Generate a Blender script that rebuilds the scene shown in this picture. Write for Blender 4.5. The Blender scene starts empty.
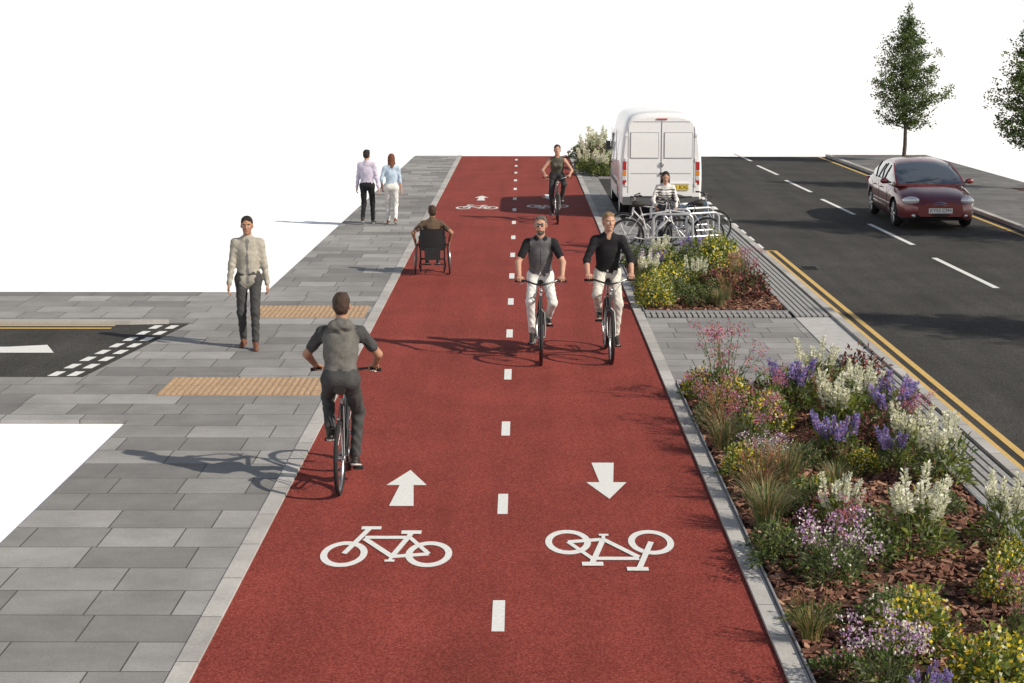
import bpy, math, random
import numpy as np
from mathutils import Vector, Matrix
random.seed(7); rng=np.random.default_rng(7)
scene=bpy.context.scene
scene.view_settings.view_transform='Standard'; scene.view_settings.look='None'; scene.view_settings.exposure=0

# ------------------------------------------------------------------ materials
MATS={}
def mat(name,col,rough=.8,var=.0,vscale=8.,bump=0.,bscale=40.,metal=0.,spec=.3,col2=None,transl=0.,coat=0.):
    if name in MATS: return name
    m=bpy.data.materials.new(name); m.use_nodes=True; nt=m.node_tree; N=nt.nodes; L=nt.links
    b=N['Principled BSDF']; b.inputs['Roughness'].default_value=rough; b.inputs['Metallic'].default_value=metal
    b.inputs['Specular IOR Level'].default_value=spec
    if coat: b.inputs['Coat Weight'].default_value=coat; b.inputs['Coat Roughness'].default_value=.05
    c=(*col,1); b.inputs['Base Color'].default_value=c
    tc=N.new('ShaderNodeTexCoord')
    if var>0 or col2:
        n=N.new('ShaderNodeTexNoise'); n.inputs['Scale'].default_value=vscale; n.inputs['Detail'].default_value=6; n.inputs['Roughness'].default_value=.65
        L.new(tc.outputs['Object'],n.inputs['Vector'])
        r=N.new('ShaderNodeValToRGB'); r.color_ramp.elements[0].position=.33; r.color_ramp.elements[1].position=.67
        if col2: a0,a1=col,col2
        else: a0=[x*(1-var) for x in col]; a1=[min(1,x*(1+var)) for x in col]
        r.color_ramp.elements[0].color=(*a0,1); r.color_ramp.elements[1].color=(*a1,1)
        L.new(n.outputs['Fac'],r.inputs['Fac']); L.new(r.outputs['Color'],b.inputs['Base Color'])
    if bump>0:
        n2=N.new('ShaderNodeTexNoise'); n2.inputs['Scale'].default_value=bscale; n2.inputs['Detail'].default_value=5
        L.new(tc.outputs['Object'],n2.inputs['Vector'])
        bp=N.new('ShaderNodeBump'); bp.inputs['Strength'].default_value=bump; bp.inputs['Distance'].default_value=.02
        L.new(n2.outputs['Fac'],bp.inputs['Height']); L.new(bp.outputs['Normal'],b.inputs['Normal'])
    if transl>0:
        t=N.new('ShaderNodeBsdfTranslucent'); t.inputs['Color'].default_value=(*[min(1,x*1.3) for x in col],1)
        mx=N.new('ShaderNodeMixShader'); mx.inputs['Fac'].default_value=transl
        L.new(b.outputs[0],mx.inputs[1]); L.new(t.outputs[0],mx.inputs[2]); L.new(mx.outputs[0],N['Material Output'].inputs['Surface'])
    MATS[name]=m; return name

def surf(name,base,dark,light,fine,big,bump,patch=0.0,rough=.9):
    """granular surface: aggregate speckle over broad wear patches and wheel-track streaks"""
    m=bpy.data.materials.new(name); m.use_nodes=True; nt=m.node_tree; N=nt.nodes; L=nt.links
    b=N['Principled BSDF']; b.inputs['Roughness'].default_value=rough; b.inputs['Specular IOR Level'].default_value=.12
    tc=N.new('ShaderNodeTexCoord')
    n=N.new('ShaderNodeTexNoise'); n.inputs['Scale'].default_value=fine; n.inputs['Detail'].default_value=6; n.inputs['Roughness'].default_value=.9
    L.new(tc.outputs['Object'],n.inputs['Vector'])
    r=N.new('ShaderNodeValToRGB'); e=r.color_ramp.elements
    e[0].position=.38; e[0].color=(*dark,1); e[1].position=.65; e[1].color=(*light,1); x=e.new(.5); x.color=(*base,1)
    L.new(n.outputs['Fac'],r.inputs['Fac'])
    n2=N.new('ShaderNodeTexNoise'); n2.inputs['Scale'].default_value=big; n2.inputs['Detail'].default_value=7; n2.inputs['Roughness'].default_value=.6
    L.new(tc.outputs['Object'],n2.inputs['Vector'])
    mr=N.new('ShaderNodeMapRange'); mr.inputs['From Min'].default_value=.3; mr.inputs['From Max'].default_value=.7
    mr.inputs['To Min'].default_value=1-patch; mr.inputs['To Max'].default_value=1+patch
    L.new(n2.outputs['Fac'],mr.inputs['Value'])
    mp=N.new('ShaderNodeMapping'); mp.inputs['Scale'].default_value=(2.2,.12,1); L.new(tc.outputs['Object'],mp.inputs['Vector'])
    n3=N.new('ShaderNodeTexNoise'); n3.inputs['Scale'].default_value=1.2; n3.inputs['Detail'].default_value=5; L.new(mp.outputs[0],n3.inputs['Vector'])
    mr3=N.new('ShaderNodeMapRange'); mr3.inputs['From Min'].default_value=.3; mr3.inputs['From Max'].default_value=.7
    mr3.inputs['To Min'].default_value=1-patch*.8; mr3.inputs['To Max'].default_value=1+patch*.8; L.new(n3.outputs['Fac'],mr3.inputs['Value'])
    mm=N.new('ShaderNodeMath'); mm.operation='MULTIPLY'; L.new(mr.outputs[0],mm.inputs[0]); L.new(mr3.outputs[0],mm.inputs[1])
    vm=N.new('ShaderNodeVectorMath'); vm.operation='SCALE'; L.new(r.outputs['Color'],vm.inputs[0]); L.new(mm.outputs[0],vm.inputs['Scale'])
    L.new(vm.outputs[0],b.inputs['Base Color'])
    bp=N.new('ShaderNodeBump'); bp.inputs['Strength'].default_value=bump; bp.inputs['Distance'].default_value=.01
    L.new(n.outputs['Fac'],bp.inputs['Height']); L.new(bp.outputs['Normal'],b.inputs['Normal'])
    MATS[name]=m; return name

def paving(name,c1,c2,bw,rh,mortar=.007,mc=(.08,.078,.072),rot=0.,off=.5):
    m=bpy.data.materials.new(name); m.use_nodes=True; nt=m.node_tree; N=nt.nodes; L=nt.links
    b=N['Principled BSDF']; b.inputs['Roughness'].default_value=.75; b.inputs['Specular IOR Level'].default_value=.25
    tc=N.new('ShaderNodeTexCoord'); mp=N.new('ShaderNodeMapping'); mp.inputs['Rotation'].default_value=(0,0,rot)
    L.new(tc.outputs['Object'],mp.inputs['Vector'])
    br=N.new('ShaderNodeTexBrick'); br.offset=off; br.offset_frequency=2; br.squash=.72; br.squash_frequency=3
    br.inputs['Scale'].default_value=1; br.inputs['Brick Width'].default_value=bw; br.inputs['Row Height'].default_value=rh
    br.inputs['Mortar Size'].default_value=mortar; br.inputs['Mortar Smooth'].default_value=.2; br.inputs['Bias'].default_value=0
    br.inputs['Color1'].default_value=(*c1,1); br.inputs['Color2'].default_value=(*c2,1); br.inputs['Mortar'].default_value=(*mc,1)
    L.new(mp.outputs[0],br.inputs['Vector'])
    n=N.new('ShaderNodeTexNoise'); n.inputs['Scale'].default_value=45; n.inputs['Detail'].default_value=7; n.inputs['Roughness'].default_value=.85; L.new(tc.outputs['Object'],n.inputs['Vector'])
    n2=N.new('ShaderNodeTexNoise'); n2.inputs['Scale'].default_value=1.3; n2.inputs['Detail'].default_value=8; n2.inputs['Roughness'].default_value=.7; L.new(tc.outputs['Object'],n2.inputs['Vector'])
    a=N.new('ShaderNodeMapRange'); a.inputs['From Min'].default_value=.3; a.inputs['From Max'].default_value=.7; a.inputs['To Min'].default_value=.76; a.inputs['To Max'].default_value=1.22; L.new(n.outputs['Fac'],a.inputs['Value'])
    a2=N.new('ShaderNodeMapRange'); a2.inputs['From Min'].default_value=.3; a2.inputs['From Max'].default_value=.7; a2.inputs['To Min'].default_value=.76; a2.inputs['To Max'].default_value=1.16; L.new(n2.outputs['Fac'],a2.inputs['Value'])
    mm=N.new('ShaderNodeMath'); mm.operation='MULTIPLY'; L.new(a.outputs[0],mm.inputs[0]); L.new(a2.outputs[0],mm.inputs[1])
    vm=N.new('ShaderNodeVectorMath'); vm.operation='SCALE'; L.new(br.outputs['Color'],vm.inputs[0]); L.new(mm.outputs[0],vm.inputs['Scale'])
    L.new(vm.outputs[0],b.inputs['Base Color'])
    inv=N.new('ShaderNodeMath'); inv.operation='MULTIPLY_ADD'; inv.inputs[1].default_value=-1; L.new(br.outputs['Fac'],inv.inputs[0])
    ml=N.new('ShaderNodeMath'); ml.operation='MULTIPLY'; ml.inputs[1].default_value=.25; L.new(n.outputs['Fac'],ml.inputs[0]); L.new(ml.outputs[0],inv.inputs[2])
    bp=N.new('ShaderNodeBump'); bp.inputs['Strength'].default_value=.5; bp.inputs['Distance'].default_value=.006; L.new(inv.outputs[0],bp.inputs['Height']); L.new(bp.outputs['Normal'],b.inputs['Normal'])
    MATS[name]=m; return name

surf('red_tarmac',(.225,.040,.031),(.085,.014,.011),(.43,.115,.09),55,.8,.8,.13)
surf('asphalt',(.050,.048,.045),(.020,.019,.018),(.13,.124,.115),55,.7,.8,.2)
paving('grey_paving',(.18,.176,.169),(.35,.34,.325),.88,.56)
paving('plaza_paving',(.22,.216,.208),(.33,.323,.31),.62,.42)
paving('footway_paving',(.12,.118,.115),(.18,.176,.17),.9,.6)
paving('kerb_stone',(.38,.365,.34),(.48,.463,.435),.9,5.,.006,(.1,.1,.1),math.radians(90))
mat('pale_concrete',(.44,.43,.41),.8,.12,6,.2,60)
mat('ground_white',(.96,.96,.96),1.,spec=0)
mat('road_white',(.64,.64,.61),.7,col2=(.78,.78,.75),vscale=30,bump=.3,bscale=120)
mat('road_yellow',(.52,.33,.09),.7,col2=(.66,.45,.15),vscale=25,bump=.2,bscale=120)
mat('tactile_buff',(.42,.29,.18),.85,.14,9,.2,80)
mat('slat_grey',(.30,.295,.285),.6,.18,12,.1,50)
mat('dark_gap',(.02,.02,.02),.9)
mat('soil',(.07,.035,.022),.95,.5,30,1.,35)
mat('bark_a',(.17,.075,.05),.9,.35,30,.3,60)
mat('bark_b',(.10,.045,.03),.9,.35,30,.3,60)
mat('bark_c',(.32,.18,.12),.9,.3,30,.3,60)
mat('edge_steel',(.28,.28,.29),.5,.1)

# ------------------------------------------------------------------ mesh builder
def V(*a): return np.array(a,float)
def nrm(v):
    v=np.asarray(v,float); n=np.linalg.norm(v); return v/n if n>1e-9 else v
class MB:
    def __init__(s): s.v=[];s.f=[];s.m=[];s.n=0;s.mats=[]
    def mi(s,name):
        if name not in s.mats: s.mats.append(name)
        return s.mats.index(name)
    def add(s,v,f,m):
        v=np.asarray(v,float).reshape(-1,3); k=s.mi(m) if isinstance(m,str) else None
        s.v.append(v); o=s.n
        s.f.extend([tuple(int(i)+o for i in q) for q in f])
        if k is not None: s.m.extend([k]*len(f))
        else: s.m.extend(m)
        s.n+=len(v)
    def tube(s,p0,p1,r0,m,r1=None,n=8,cap=True):
        p0=V(*p0);p1=V(*p1); r1=r0 if r1 is None else r1
        d=nrm(p1-p0); u=nrm(np.cross(d,V(0,0,1) if abs(d[2])<.9 else V(1,0,0))); w=np.cross(d,u)
        a=np.arange(n)/n*2*math.pi; c=np.cos(a)[:,None]*u+np.sin(a)[:,None]*w
        v=np.vstack([p0+c*r0,p1+c*r1]); f=[(i,(i+1)%n,n+(i+1)%n,n+i) for i in range(n)]
        if cap: f+=[tuple(range(n))[::-1],tuple(range(n,2*n))]
        s.add(v,f,m)
    def path(s,pts,r,m,n=8):
        pts=[V(*p) for p in pts]; rs=r if isinstance(r,(list,tuple)) else [r]*len(pts)
        rings=[]; d0=nrm(pts[1]-pts[0]); u=nrm(np.cross(d0,V(0,0,1) if abs(d0[2])<.9 else V(1,0,0)))
        for i,p in enumerate(pts):
            d=nrm(pts[min(i+1,len(pts)-1)]-pts[max(i-1,0)]); u=nrm(u-d*np.dot(u,d)); w=np.cross(d,u)
            a=np.arange(n)/n*2*math.pi; rings.append(p+(np.cos(a)[:,None]*u+np.sin(a)[:,None]*w)*rs[i])
        f=[]
        for k in range(len(pts)-1):
            f+=[(k*n+i,k*n+(i+1)%n,(k+1)*n+(i+1)%n,(k+1)*n+i) for i in range(n)]
        f+=[tuple(range(n))[::-1],tuple(range((len(pts)-1)*n,len(pts)*n))]
        s.add(np.vstack(rings),f,m)
    def torus(s,c,ax,R,r,m,nu=36,nv=8,rw=None,a0=0,a1=2*math.pi):
        c=V(*c); ax=nrm(ax); u=nrm(np.cross(ax,V(0,0,1) if abs(ax[2])<.9 else V(1,0,0))); w=np.cross(ax,u); rw=rw or r
        full=abs(a1-a0-2*math.pi)<1e-6; cnt=nu if full else nu+1
        v=[]
        for i in range(cnt):
            a=a0+(a1-a0)*i/nu; rad=math.cos(a)*u+math.sin(a)*w
            for j in range(nv):
                b=j/nv*2*math.pi; v.append(c+rad*(R+r*math.cos(b))+ax*rw*math.sin(b))
        f=[]
        for i in range(nu):
            k=(i+1)%cnt
            for j in range(nv): f.append((i*nv+j,i*nv+(j+1)%nv,k*nv+(j+1)%nv,k*nv+j))
        s.add(v,f,m)
    def box(s,c,sz,m,R=None):
        v=np.array([(x,y,z) for x in(-.5,.5) for y in(-.5,.5) for z in(-.5,.5)])*np.array(sz)
        if R is not None: v=v@np.asarray(R).T
        s.add(v+V(*c),[(0,1,3,2),(4,6,7,5),(0,4,5,1),(2,3,7,6),(0,2,6,4),(1,5,7,3)],m)
    def ell(s,c,r,m,nu=14,nv=10,R=None):
        v=[];f=[]
        for j in range(nv+1):
            t=math.pi*j/nv
            for i in range(nu):
                a=2*math.pi*i/nu; v.append((math.sin(t)*math.cos(a)*r[0],math.sin(t)*math.sin(a)*r[1],math.cos(t)*r[2]))
        for j in range(nv):
            for i in range(nu): f.append((j*nu+i,(j+1)*nu+i,(j+1)*nu+(i+1)%nu,j*nu+(i+1)%nu))
        v=np.array(v)
        if R is not None: v=v@np.asarray(R).T
        s.add(v+V(*c),f,m)
    def poly(s,pts,m): s.add(pts,[tuple(range(len(pts)))],m)
    def prism(s,pts,z0,z1,m):
        n=len(pts); v=[(x,y,z1) for x,y in pts]+[(x,y,z0) for x,y in pts]
        s.add(v,[tuple(range(n)),tuple(range(n,2*n))[::-1]]+[(i,i+n,(i+1)%n+n,(i+1)%n) for i in range(n)],m)
    def build(s,name,loc=(0,0,0),rz=0,scale=1,smooth=35,parent=None):
        me=bpy.data.meshes.new(name); me.from_pydata(np.vstack(s.v).tolist(),[],s.f)
        for q in s.mats: me.materials.append(MATS[q])
        me.polygons.foreach_set('material_index',np.array(s.m,dtype=np.int32)); me.update()
        if smooth:
            me.polygons.foreach_set('use_smooth',[True]*len(me.polygons))
            if smooth<180: me.set_sharp_from_angle(angle=math.radians(smooth))
        o=bpy.data.objects.new(name,me); scene.collection.objects.link(o)
        o.location=loc;o.rotation_euler=(0,0,rz);o.scale=(scale,)*3
        if parent: o.parent=parent
        return o
def link(name,me,loc,rz=0,sc=(1,1,1)):
    o=bpy.data.objects.new(name,me); scene.collection.objects.link(o); o.location=loc;o.rotation_euler=(0,0,rz);o.scale=sc; return o

# ------------------------------------------------------------------ levels
ZR=.010; ZT=.030; ZP=.045; ZK=.055; ZB=.080
Y0,Y1=7.,62.3
def slab(name,x0,x1,y0,y1,z,m,zb=.003):
    b=MB(); b.box(((x0+x1)/2,(y0+y1)/2,(z+zb)/2),(x1-x0,y1-y0,z-zb),m); return b.build(name,smooth=0)
b=MB(); b.poly([(-1500,-1500,0),(1500,-1500,0),(1500,3000,0),(-1500,3000,0)],'ground_white'); b.build('ground',smooth=0)
slab('cycle_track',-2.15,1.74,Y0,Y1,ZT,'red_tarmac')
slab('main_road',4.80,11.1,Y0,Y1,ZR,'asphalt')
slab('kerb',-2.30,-2.152,Y0,Y1,ZK,'kerb_stone'); slab('kerb',1.742,1.88,Y0,Y1,ZK,'kerb_stone')
slab('kerb',4.68,4.798,Y0,38.2,ZB+.01,'kerb_stone'); slab('kerb',11.102,11.25,Y0,Y1,ZB+.02,'kerb_stone')
b=MB()
b.prism([(-2.302,Y0),(-2.302,Y1),(-3.86,Y1),(-4.22,27.9),(-17,27.9),(-17,24.78),(-4.86,24.78),(-5.42,20.62),(-17,20.62),(-17,18.2),(-4.3,18.2),(-4.3,Y0)][::-1],.003,ZP,'grey_paving')
b.build('pavement',smooth=0)
b=MB(); b.prism([(-17,20.622),(-5.422,20.622),(-4.862,24.778),(-17,24.778)],.003,.030,'asphalt'); b.build('side_road',smooth=0)
b=MB()
for k in range(2):
    for i in range(8):
        t0=i/8+.02; t1=t0+.075; sh=-.13-k*.24
        b.poly([(-5.42+.56*t+sh+o,20.66+4.05*t,.035) for (t,o) in((t0,0),(t1,0),(t1,-.12),(t0,-.12))],'road_white')
b.poly([(-9.9,22.55,.035),(-7.0,22.35,.035),(-6.25,22.35,.035),(-6.5,22.95,.035),(-7.0,22.80,.035),(-9.9,22.72,.035)],'road_white')
for yy in(24.28,24.52): b.poly([(-17,yy,.035),(-5.95,yy,.035),(-5.95,yy+.10,.035),(-17,yy+.10,.035)],'road_yellow')
b.build('side_road_marking',smooth=0)
b=MB(); b.prism([(-17,24.66),(-5.75,24.66),(-5.2,24.74),(-5.2,24.776),(-17,24.776)],.031,ZP+.05,'kerb_stone'); b.build('kerb',smooth=0)
def tactile(x0,x1,y0,y1):
    b=MB(); b.box(((x0+x1)/2,(y0+y1)/2,ZP+.004),(x1-x0,y1-y0,.006),'tactile_buff')
    n=int((x1-x0)/.075)
    for i in range(n):
        x=x0+.035+i*.075
        for j in range(2):
            yy=y0+(y1-y0)*(.25+.5*j); b.box((x,yy,ZP+.012),(.034,(y1-y0)*.46,.012),'tactile_buff')
    b.build('tactile_paving',smooth=0)
tactile(-4.28,-2.36,19.50,20.56); tactile(-4.10,-2.36,25.2,26.35)
slab('plaza_pavement',1.882,4.128,20.45,25.25,ZP,'plaza_paving')
slab('plaza_pavement',1.882,4.128,32.45,38.2,ZP,'plaza_paving')
slab('plaza_pavement',1.882,2.35,38.202,Y1,ZP,'plaza_paving')
slab('parking_bay',2.352,4.798,38.202,Y1,ZR-.001,'asphalt')
slab('crossing_ramp',4.13,4.678,22.1,25.25,ZP+.01,'pale_concrete')
slab('crossing_ramp',3.3,4.128,20.2,20.448,ZP,'pale_concrete')
slab('footway',11.252,14.75,Y0,Y1,ZB,'footway_paving')
def slats(x0,x1,y0,y1,z,along='y',w=.062,g=.026,name='slatted_drain'):
    b=MB(); b.box(((x0+x1)/2,(y0+y1)/2,(z-.02+.003)/2),(x1-x0,y1-y0,z-.023),'dark_gap')
    if along=='y':
        x=x0+w/2
        while x<x1:
            y=y0
            while y<y1:
                l=min(1.9,y1-y); b.box((x,y+l/2,z-.008),(w,l-.012,.022),'slat_grey'); y+=1.9
            x+=w+g
    else:
        x=x0+w/2
        while x<x1-w/2: b.box((x,(y0+y1)/2,z-.008),(w,y1-y0-.01,.022),'slat_grey'); x+=w+g
    b.build(name,smooth=0)
slats(4.13,4.67,Y0,22.08,ZP+.03); slats(4.13,4.67,25.27,38.2,ZP+.03)
slats(1.9,4.12,25.27,25.50,ZP+.02,'x'); slats(1.9,4.12,25.54,25.75,ZP+.02,'x')
slats(1.9,3.28,20.22,20.42,ZP+.02,'x')
# -------------------------------------------------------------- markings
b=MB(); zt=ZT+.004
yy=11.8-3.03
while yy<61.5:
    b.poly([(-.205,yy-.34,zt),(-.114,yy-.34,zt),(-.114,yy+.34,zt),(-.205,yy+.34,zt)],'road_white'); yy+=3.03
b.build('centre_line',smooth=0)
def arrow(cx,y0,y1,flip):
    L=y1-y0; P=[(-.11,0),(.11,0),(.065,.56),(.19,.56),(0,1),(-.19,.56),(-.065,.56)]
    s=-1 if flip else 1; o=y1 if flip else y0
    b=MB(); b.poly([(cx+s*x,o+s*y*L,zt) for x,y in P],'road_white'); b.build('arrow_marking',smooth=0)
arrow(-1.07,14.75,16.05,False); arrow(.81,15.0,16.35,True)
arrow(-1.05,44.6,46.0,False); arrow(.75,45.,46.4,True)
def bikemark(cx,cy,flip):
    b=MB(); s=-1 if flip else 1; sy=1.85; zz=[zt]
    def T(x,y): return (cx+s*x,cy+s*(y-.31)*sy,zz[0])
    def seg(p,q,w=.047):
        zz[0]+=.0004
        d=nrm(V(q[0]-p[0],q[1]-p[1],0)); n=V(-d[1],d[0],0)*w/2
        b.poly([T(p[0]-n[0],p[1]-n[1]),T(q[0]-n[0],q[1]-n[1]),T(q[0]+n[0],q[1]+n[1]),T(p[0]+n[0],p[1]+n[1])],'road_white')
    def ring(x,y,R,r):
        zz[0]+=.0004
        n=40; v=[T(x+R*math.cos(2*math.pi*i/n),y+R*math.sin(2*math.pi*i/n)) for i in range(n)]+[T(x+r*math.cos(2*math.pi*i/n),y+r*math.sin(2*math.pi*i/n)) for i in range(n)]
        b.add(v,[(i,(i+1)%n,n+(i+1)%n,n+i) for i in range(n)],'road_white')
    ring(-.345,.19,.19,.134); ring(.345,.19,.19,.134)
    bb=(.05,.15)
    seg((.345,.19),bb); seg(bb,(.155,.47)); seg((.345,.19),(.155,.45),.038); seg((-.215,.44),(.15,.44)); seg(bb,(-.215,.42)); seg((-.345,.19),(-.20,.58)); seg((-.27,.59),(-.10,.59),.05); seg((.08,.52),(.25,.52),.055); seg((.152,.45),(.168,.52))
    seg((.0,.085),(.08,.085),.03); seg(bb,(.04,.08),.03)
    b.build('bicycle_marking',smooth=0)
bikemark(-1.09,13.52,False); bikemark(.74,13.42,True); bikemark(-1.1,42.8,False); bikemark(.68,42.8,True)
b=MB(); zr=ZR+.004
yy=28.5-6.2*3
while yy<60:
    b.poly([(8.03,yy,zr),(8.14,yy,zr),(8.06,yy+4.1,zr),(7.95,yy+4.1,zr)],'road_white'); yy+=6.25
b.build('lane_line',smooth=0)
b=MB()
for x in(4.86,5.04): b.poly([(x,Y0,zr),(x+.085,Y0,zr),(x+.085,33.8,zr),(x,33.8,zr)],'road_yellow')
b.poly([(10.80,Y0,zr),(10.89,Y0,zr),(10.89,Y1,zr),(10.80,Y1,zr)],'road_yellow')
b.poly([(4.86,33.81,zr),(5.125,33.81,zr),(5.125,33.9,zr),(4.86,33.9,zr)],'road_yellow')
b.build('yellow_line',smooth=0)
b=MB(); yy=34.3
while yy<61:
    b.poly([(4.83,yy,zr),(4.94,yy,zr),(4.94,yy+.75,zr),(4.83,yy+.75,zr)],'road_white'); yy+=1.35
b.build('bay_line',smooth=0)
b=MB(); mat('iron',(.06,.06,.06),.5,.3,40,.5,60,metal=.6); b.box((5.33,31.2,zr+.004),(.34,.42,.006),'iron')
for i in range(6): b.box((5.33,31.04+i*.065,zr+.010),(.28,.022,.004),'dark_gap')
b.build('gully_grate',smooth=0)

# ------------------------------------------------------------------ planting
mat('leaf_green',(.095,.14,.035),.6,.45,25,transl=.25); mat('leaf_dark',(.045,.07,.02),.6,.4,25,transl=.15)
mat('leaf_grey',(.17,.19,.10),.7,.3,25,transl=.2); mat('leaf_lime',(.21,.24,.045),.6,.35,25,transl=.3)
mat('leaf_burg',(.11,.04,.035),.6,.4,25,transl=.2); mat('straw',(.34,.24,.12),.8,.35,25,transl=.2); mat('straw_brown',(.24,.12,.06),.8,.3,25,transl=.2)
mat('petal_white',(.72,.71,.60),.7,transl=.3); mat('petal_cream',(.6,.60,.40),.7,transl=.3); mat('petal_violet',(.27,.23,.50),.7,.3,30,transl=.3)
mat('petal_mauve',(.42,.25,.42),.7,.3,30,transl=.3); mat('petal_pink',(.46,.15,.19),.7,.35,30,transl=.3); mat('petal_rust',(.34,.12,.08),.7,.3,30,transl=.3)
mat('petal_yellow',(.76,.57,.04),.7,.2,30,transl=.3)
def leafbatch(b,P,D,L,W,mats,droop=.0):
    P=np.asarray(P,float);D=np.asarray(D,float); N=len(P); D=D/np.linalg.norm(D,axis=1,keepdims=True)
    Rn=rng.normal(size=(N,3)); S=np.cross(D,Rn); S/=np.linalg.norm(S,axis=1,keepdims=True)+1e-9
    L=np.broadcast_to(L,(N,))[:,None];W=np.broadcast_to(W,(N,))[:,None]
    M=P+D*L*.5; T=P+D*L; T[:,2]-=droop*L[:,0]
    v=np.stack([P,M+S*W/2,T,M-S*W/2],1).reshape(-1,3)
    k=[b.mi(q) for q in mats]; b.add(v,[(4*i,4*i+1,4*i+2,4*i+3) for i in range(N)],[k[j] for j in rng.integers(0,len(k),N)])
def mound(b,R,H,N,mats,L=.07,W=.03,lump=.3):
    a=rng.uniform(0,2*math.pi,N); ph=np.arccos(rng.uniform(0,1,N)); rr=rng.uniform(.45,1,N)**.6
    rr*=1+lump*np.sin(3*a+rng.uniform(0,6))*np.sin(4*ph+rng.uniform(0,6))
    P=np.stack([np.sin(ph)*np.cos(a)*R*rr,np.sin(ph)*np.sin(a)*R*rr,np.cos(ph)*H*rr+.02],1)
    D=P/np.array([R,R,H])+rng.normal(size=(N,3))*.5+np.array([0,0,.35])
    leafbatch(b,P,D,rng.uniform(.6,1.3,N)*L,rng.uniform(.6,1.2,N)*W,mats,.2)
def stems(b,N,R,H0,H1,spread,m):
    out=[]
    for i in range(N):
        a=random.uniform(0,6.28); r=R*math.sqrt(random.random())*.6; h=random.uniform(H0,H1); q=spread*random.uniform(.3,1)
        p0=V(r*math.cos(a),r*math.sin(a),.02); p1=p0+V(math.cos(a)*q*.3,math.sin(a)*q*.3,h*.55); p2=p0+V(math.cos(a)*q,math.sin(a)*q,h)
        b.path([p0,p1,p2],[.004,.003,.002],m,3); out.append((p1,p2))
    return out
def p_spire(col,green=('leaf_green','leaf_grey','leaf_lime'),H=.62,N=13,R=.24,fs=1.):
    b=MB(); mound(b,R,.36,520,green,.10,.028)
    for p1,p2 in stems(b,N,R,H*.65,H,.16,'leaf_green'):
        n=85; t=rng.uniform(0,1,n)**.8; P=p2[None]-(p2-p1)[None]*(t*.85)[:,None]; rad=.012+.026*t
        a=rng.uniform(0,6.28,n); off=np.stack([np.cos(a)*rad,np.sin(a)*rad,rng.uniform(-.01,.01,n)],1)
        leafbatch(b,P+off*.3,off+np.array([0,0,.012]),rng.uniform(.022,.038,n)*fs,.019*fs,col)
    return b
def p_airy(col,green=('leaf_green','leaf_grey'),H=.75,N=26,R=.22,cl=28,sz=.024):
    b=MB(); mound(b,R,.30,380,green,.09,.022)
    for p1,p2 in stems(b,N,R,H*.5,H,.24,'leaf_green'):
        P=p2+rng.normal(size=(cl,3))*np.array([.038,.038,.03]); leafbatch(b,P,rng.normal(size=(cl,3)),sz,sz*.8,col)
        P=p1+(p2-p1)*rng.uniform(-.6,.8,(10,1)); leafbatch(b,P,rng.normal(size=(10,3))+np.array([0,0,.6]),.05,.010,green)
    return b
def p_mound(col,green,H=.36,R=.27,nf=260,sz=.032,ng=750):
    b=MB(); mound(b,R,H,ng,green,.065,.03)
    n=nf; a=rng.uniform(0,6.28,n); ph=np.arccos(rng.uniform(.1,1,n)); k=rng.uniform(.92,1.12,n)
    c=np.floor(a*2.2)%2==0; k=k*np.where(c,1,.85)
    P=np.stack([np.sin(ph)*np.cos(a)*R*k,np.sin(ph)*np.sin(a)*R*k,np.cos(ph)*H*k+.02],1)
    leafbatch(b,P,rng.normal(size=(n,3))*.6+np.array([0,0,.2]),sz,sz*.8,col); return b
def p_grass(mats,H=.55,N=340,R=.10,spread=.33,plume=None):
    b=MB(); k=[b.mi(q) for q in mats]; vs=[];fs=[];ms=[];o=0
    for i in range(N):
        a=random.uniform(0,6.28); r=R*random.random(); h=H*random.uniform(.5,1); q=spread*random.uniform(.1,1); w=random.uniform(.004,.008)
        d=V(math.cos(a),math.sin(a),0); sd=V(-d[1],d[0],0)*w; p0=d*r; m=k[random.randrange(len(k))]
        for t in(0,.35,.7,1.): 
            p=p0+d*q*t**1.8+V(0,0,h*(t-.28*t**3)); ww=sd*(1-t*.9); vs+= [p-ww,p+ww]
        for s in range(3): fs.append((o+2*s,o+2*s+1,o+2*s+3,o+2*s+2)); ms.append(m)
        o+=8
    b.add(vs,fs,ms)
    if plume:
        for p1,p2 in stems(b,22,R,H*.8,H*1.2,spread*.7,mats[0]):
            n=26; P=p2-(p2-p1)*rng.uniform(0,.5,(n,1)); leafbatch(b,P+rng.normal(size=(n,3))*.008,rng.normal(size=(n,3))*.5+np.array([0,0,1]),.03,.006,plume)
    return b
def todata(b):
    o=b.build('tmp',smooth=0); me=o.data; bpy.data.objects.remove(o); return me
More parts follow.
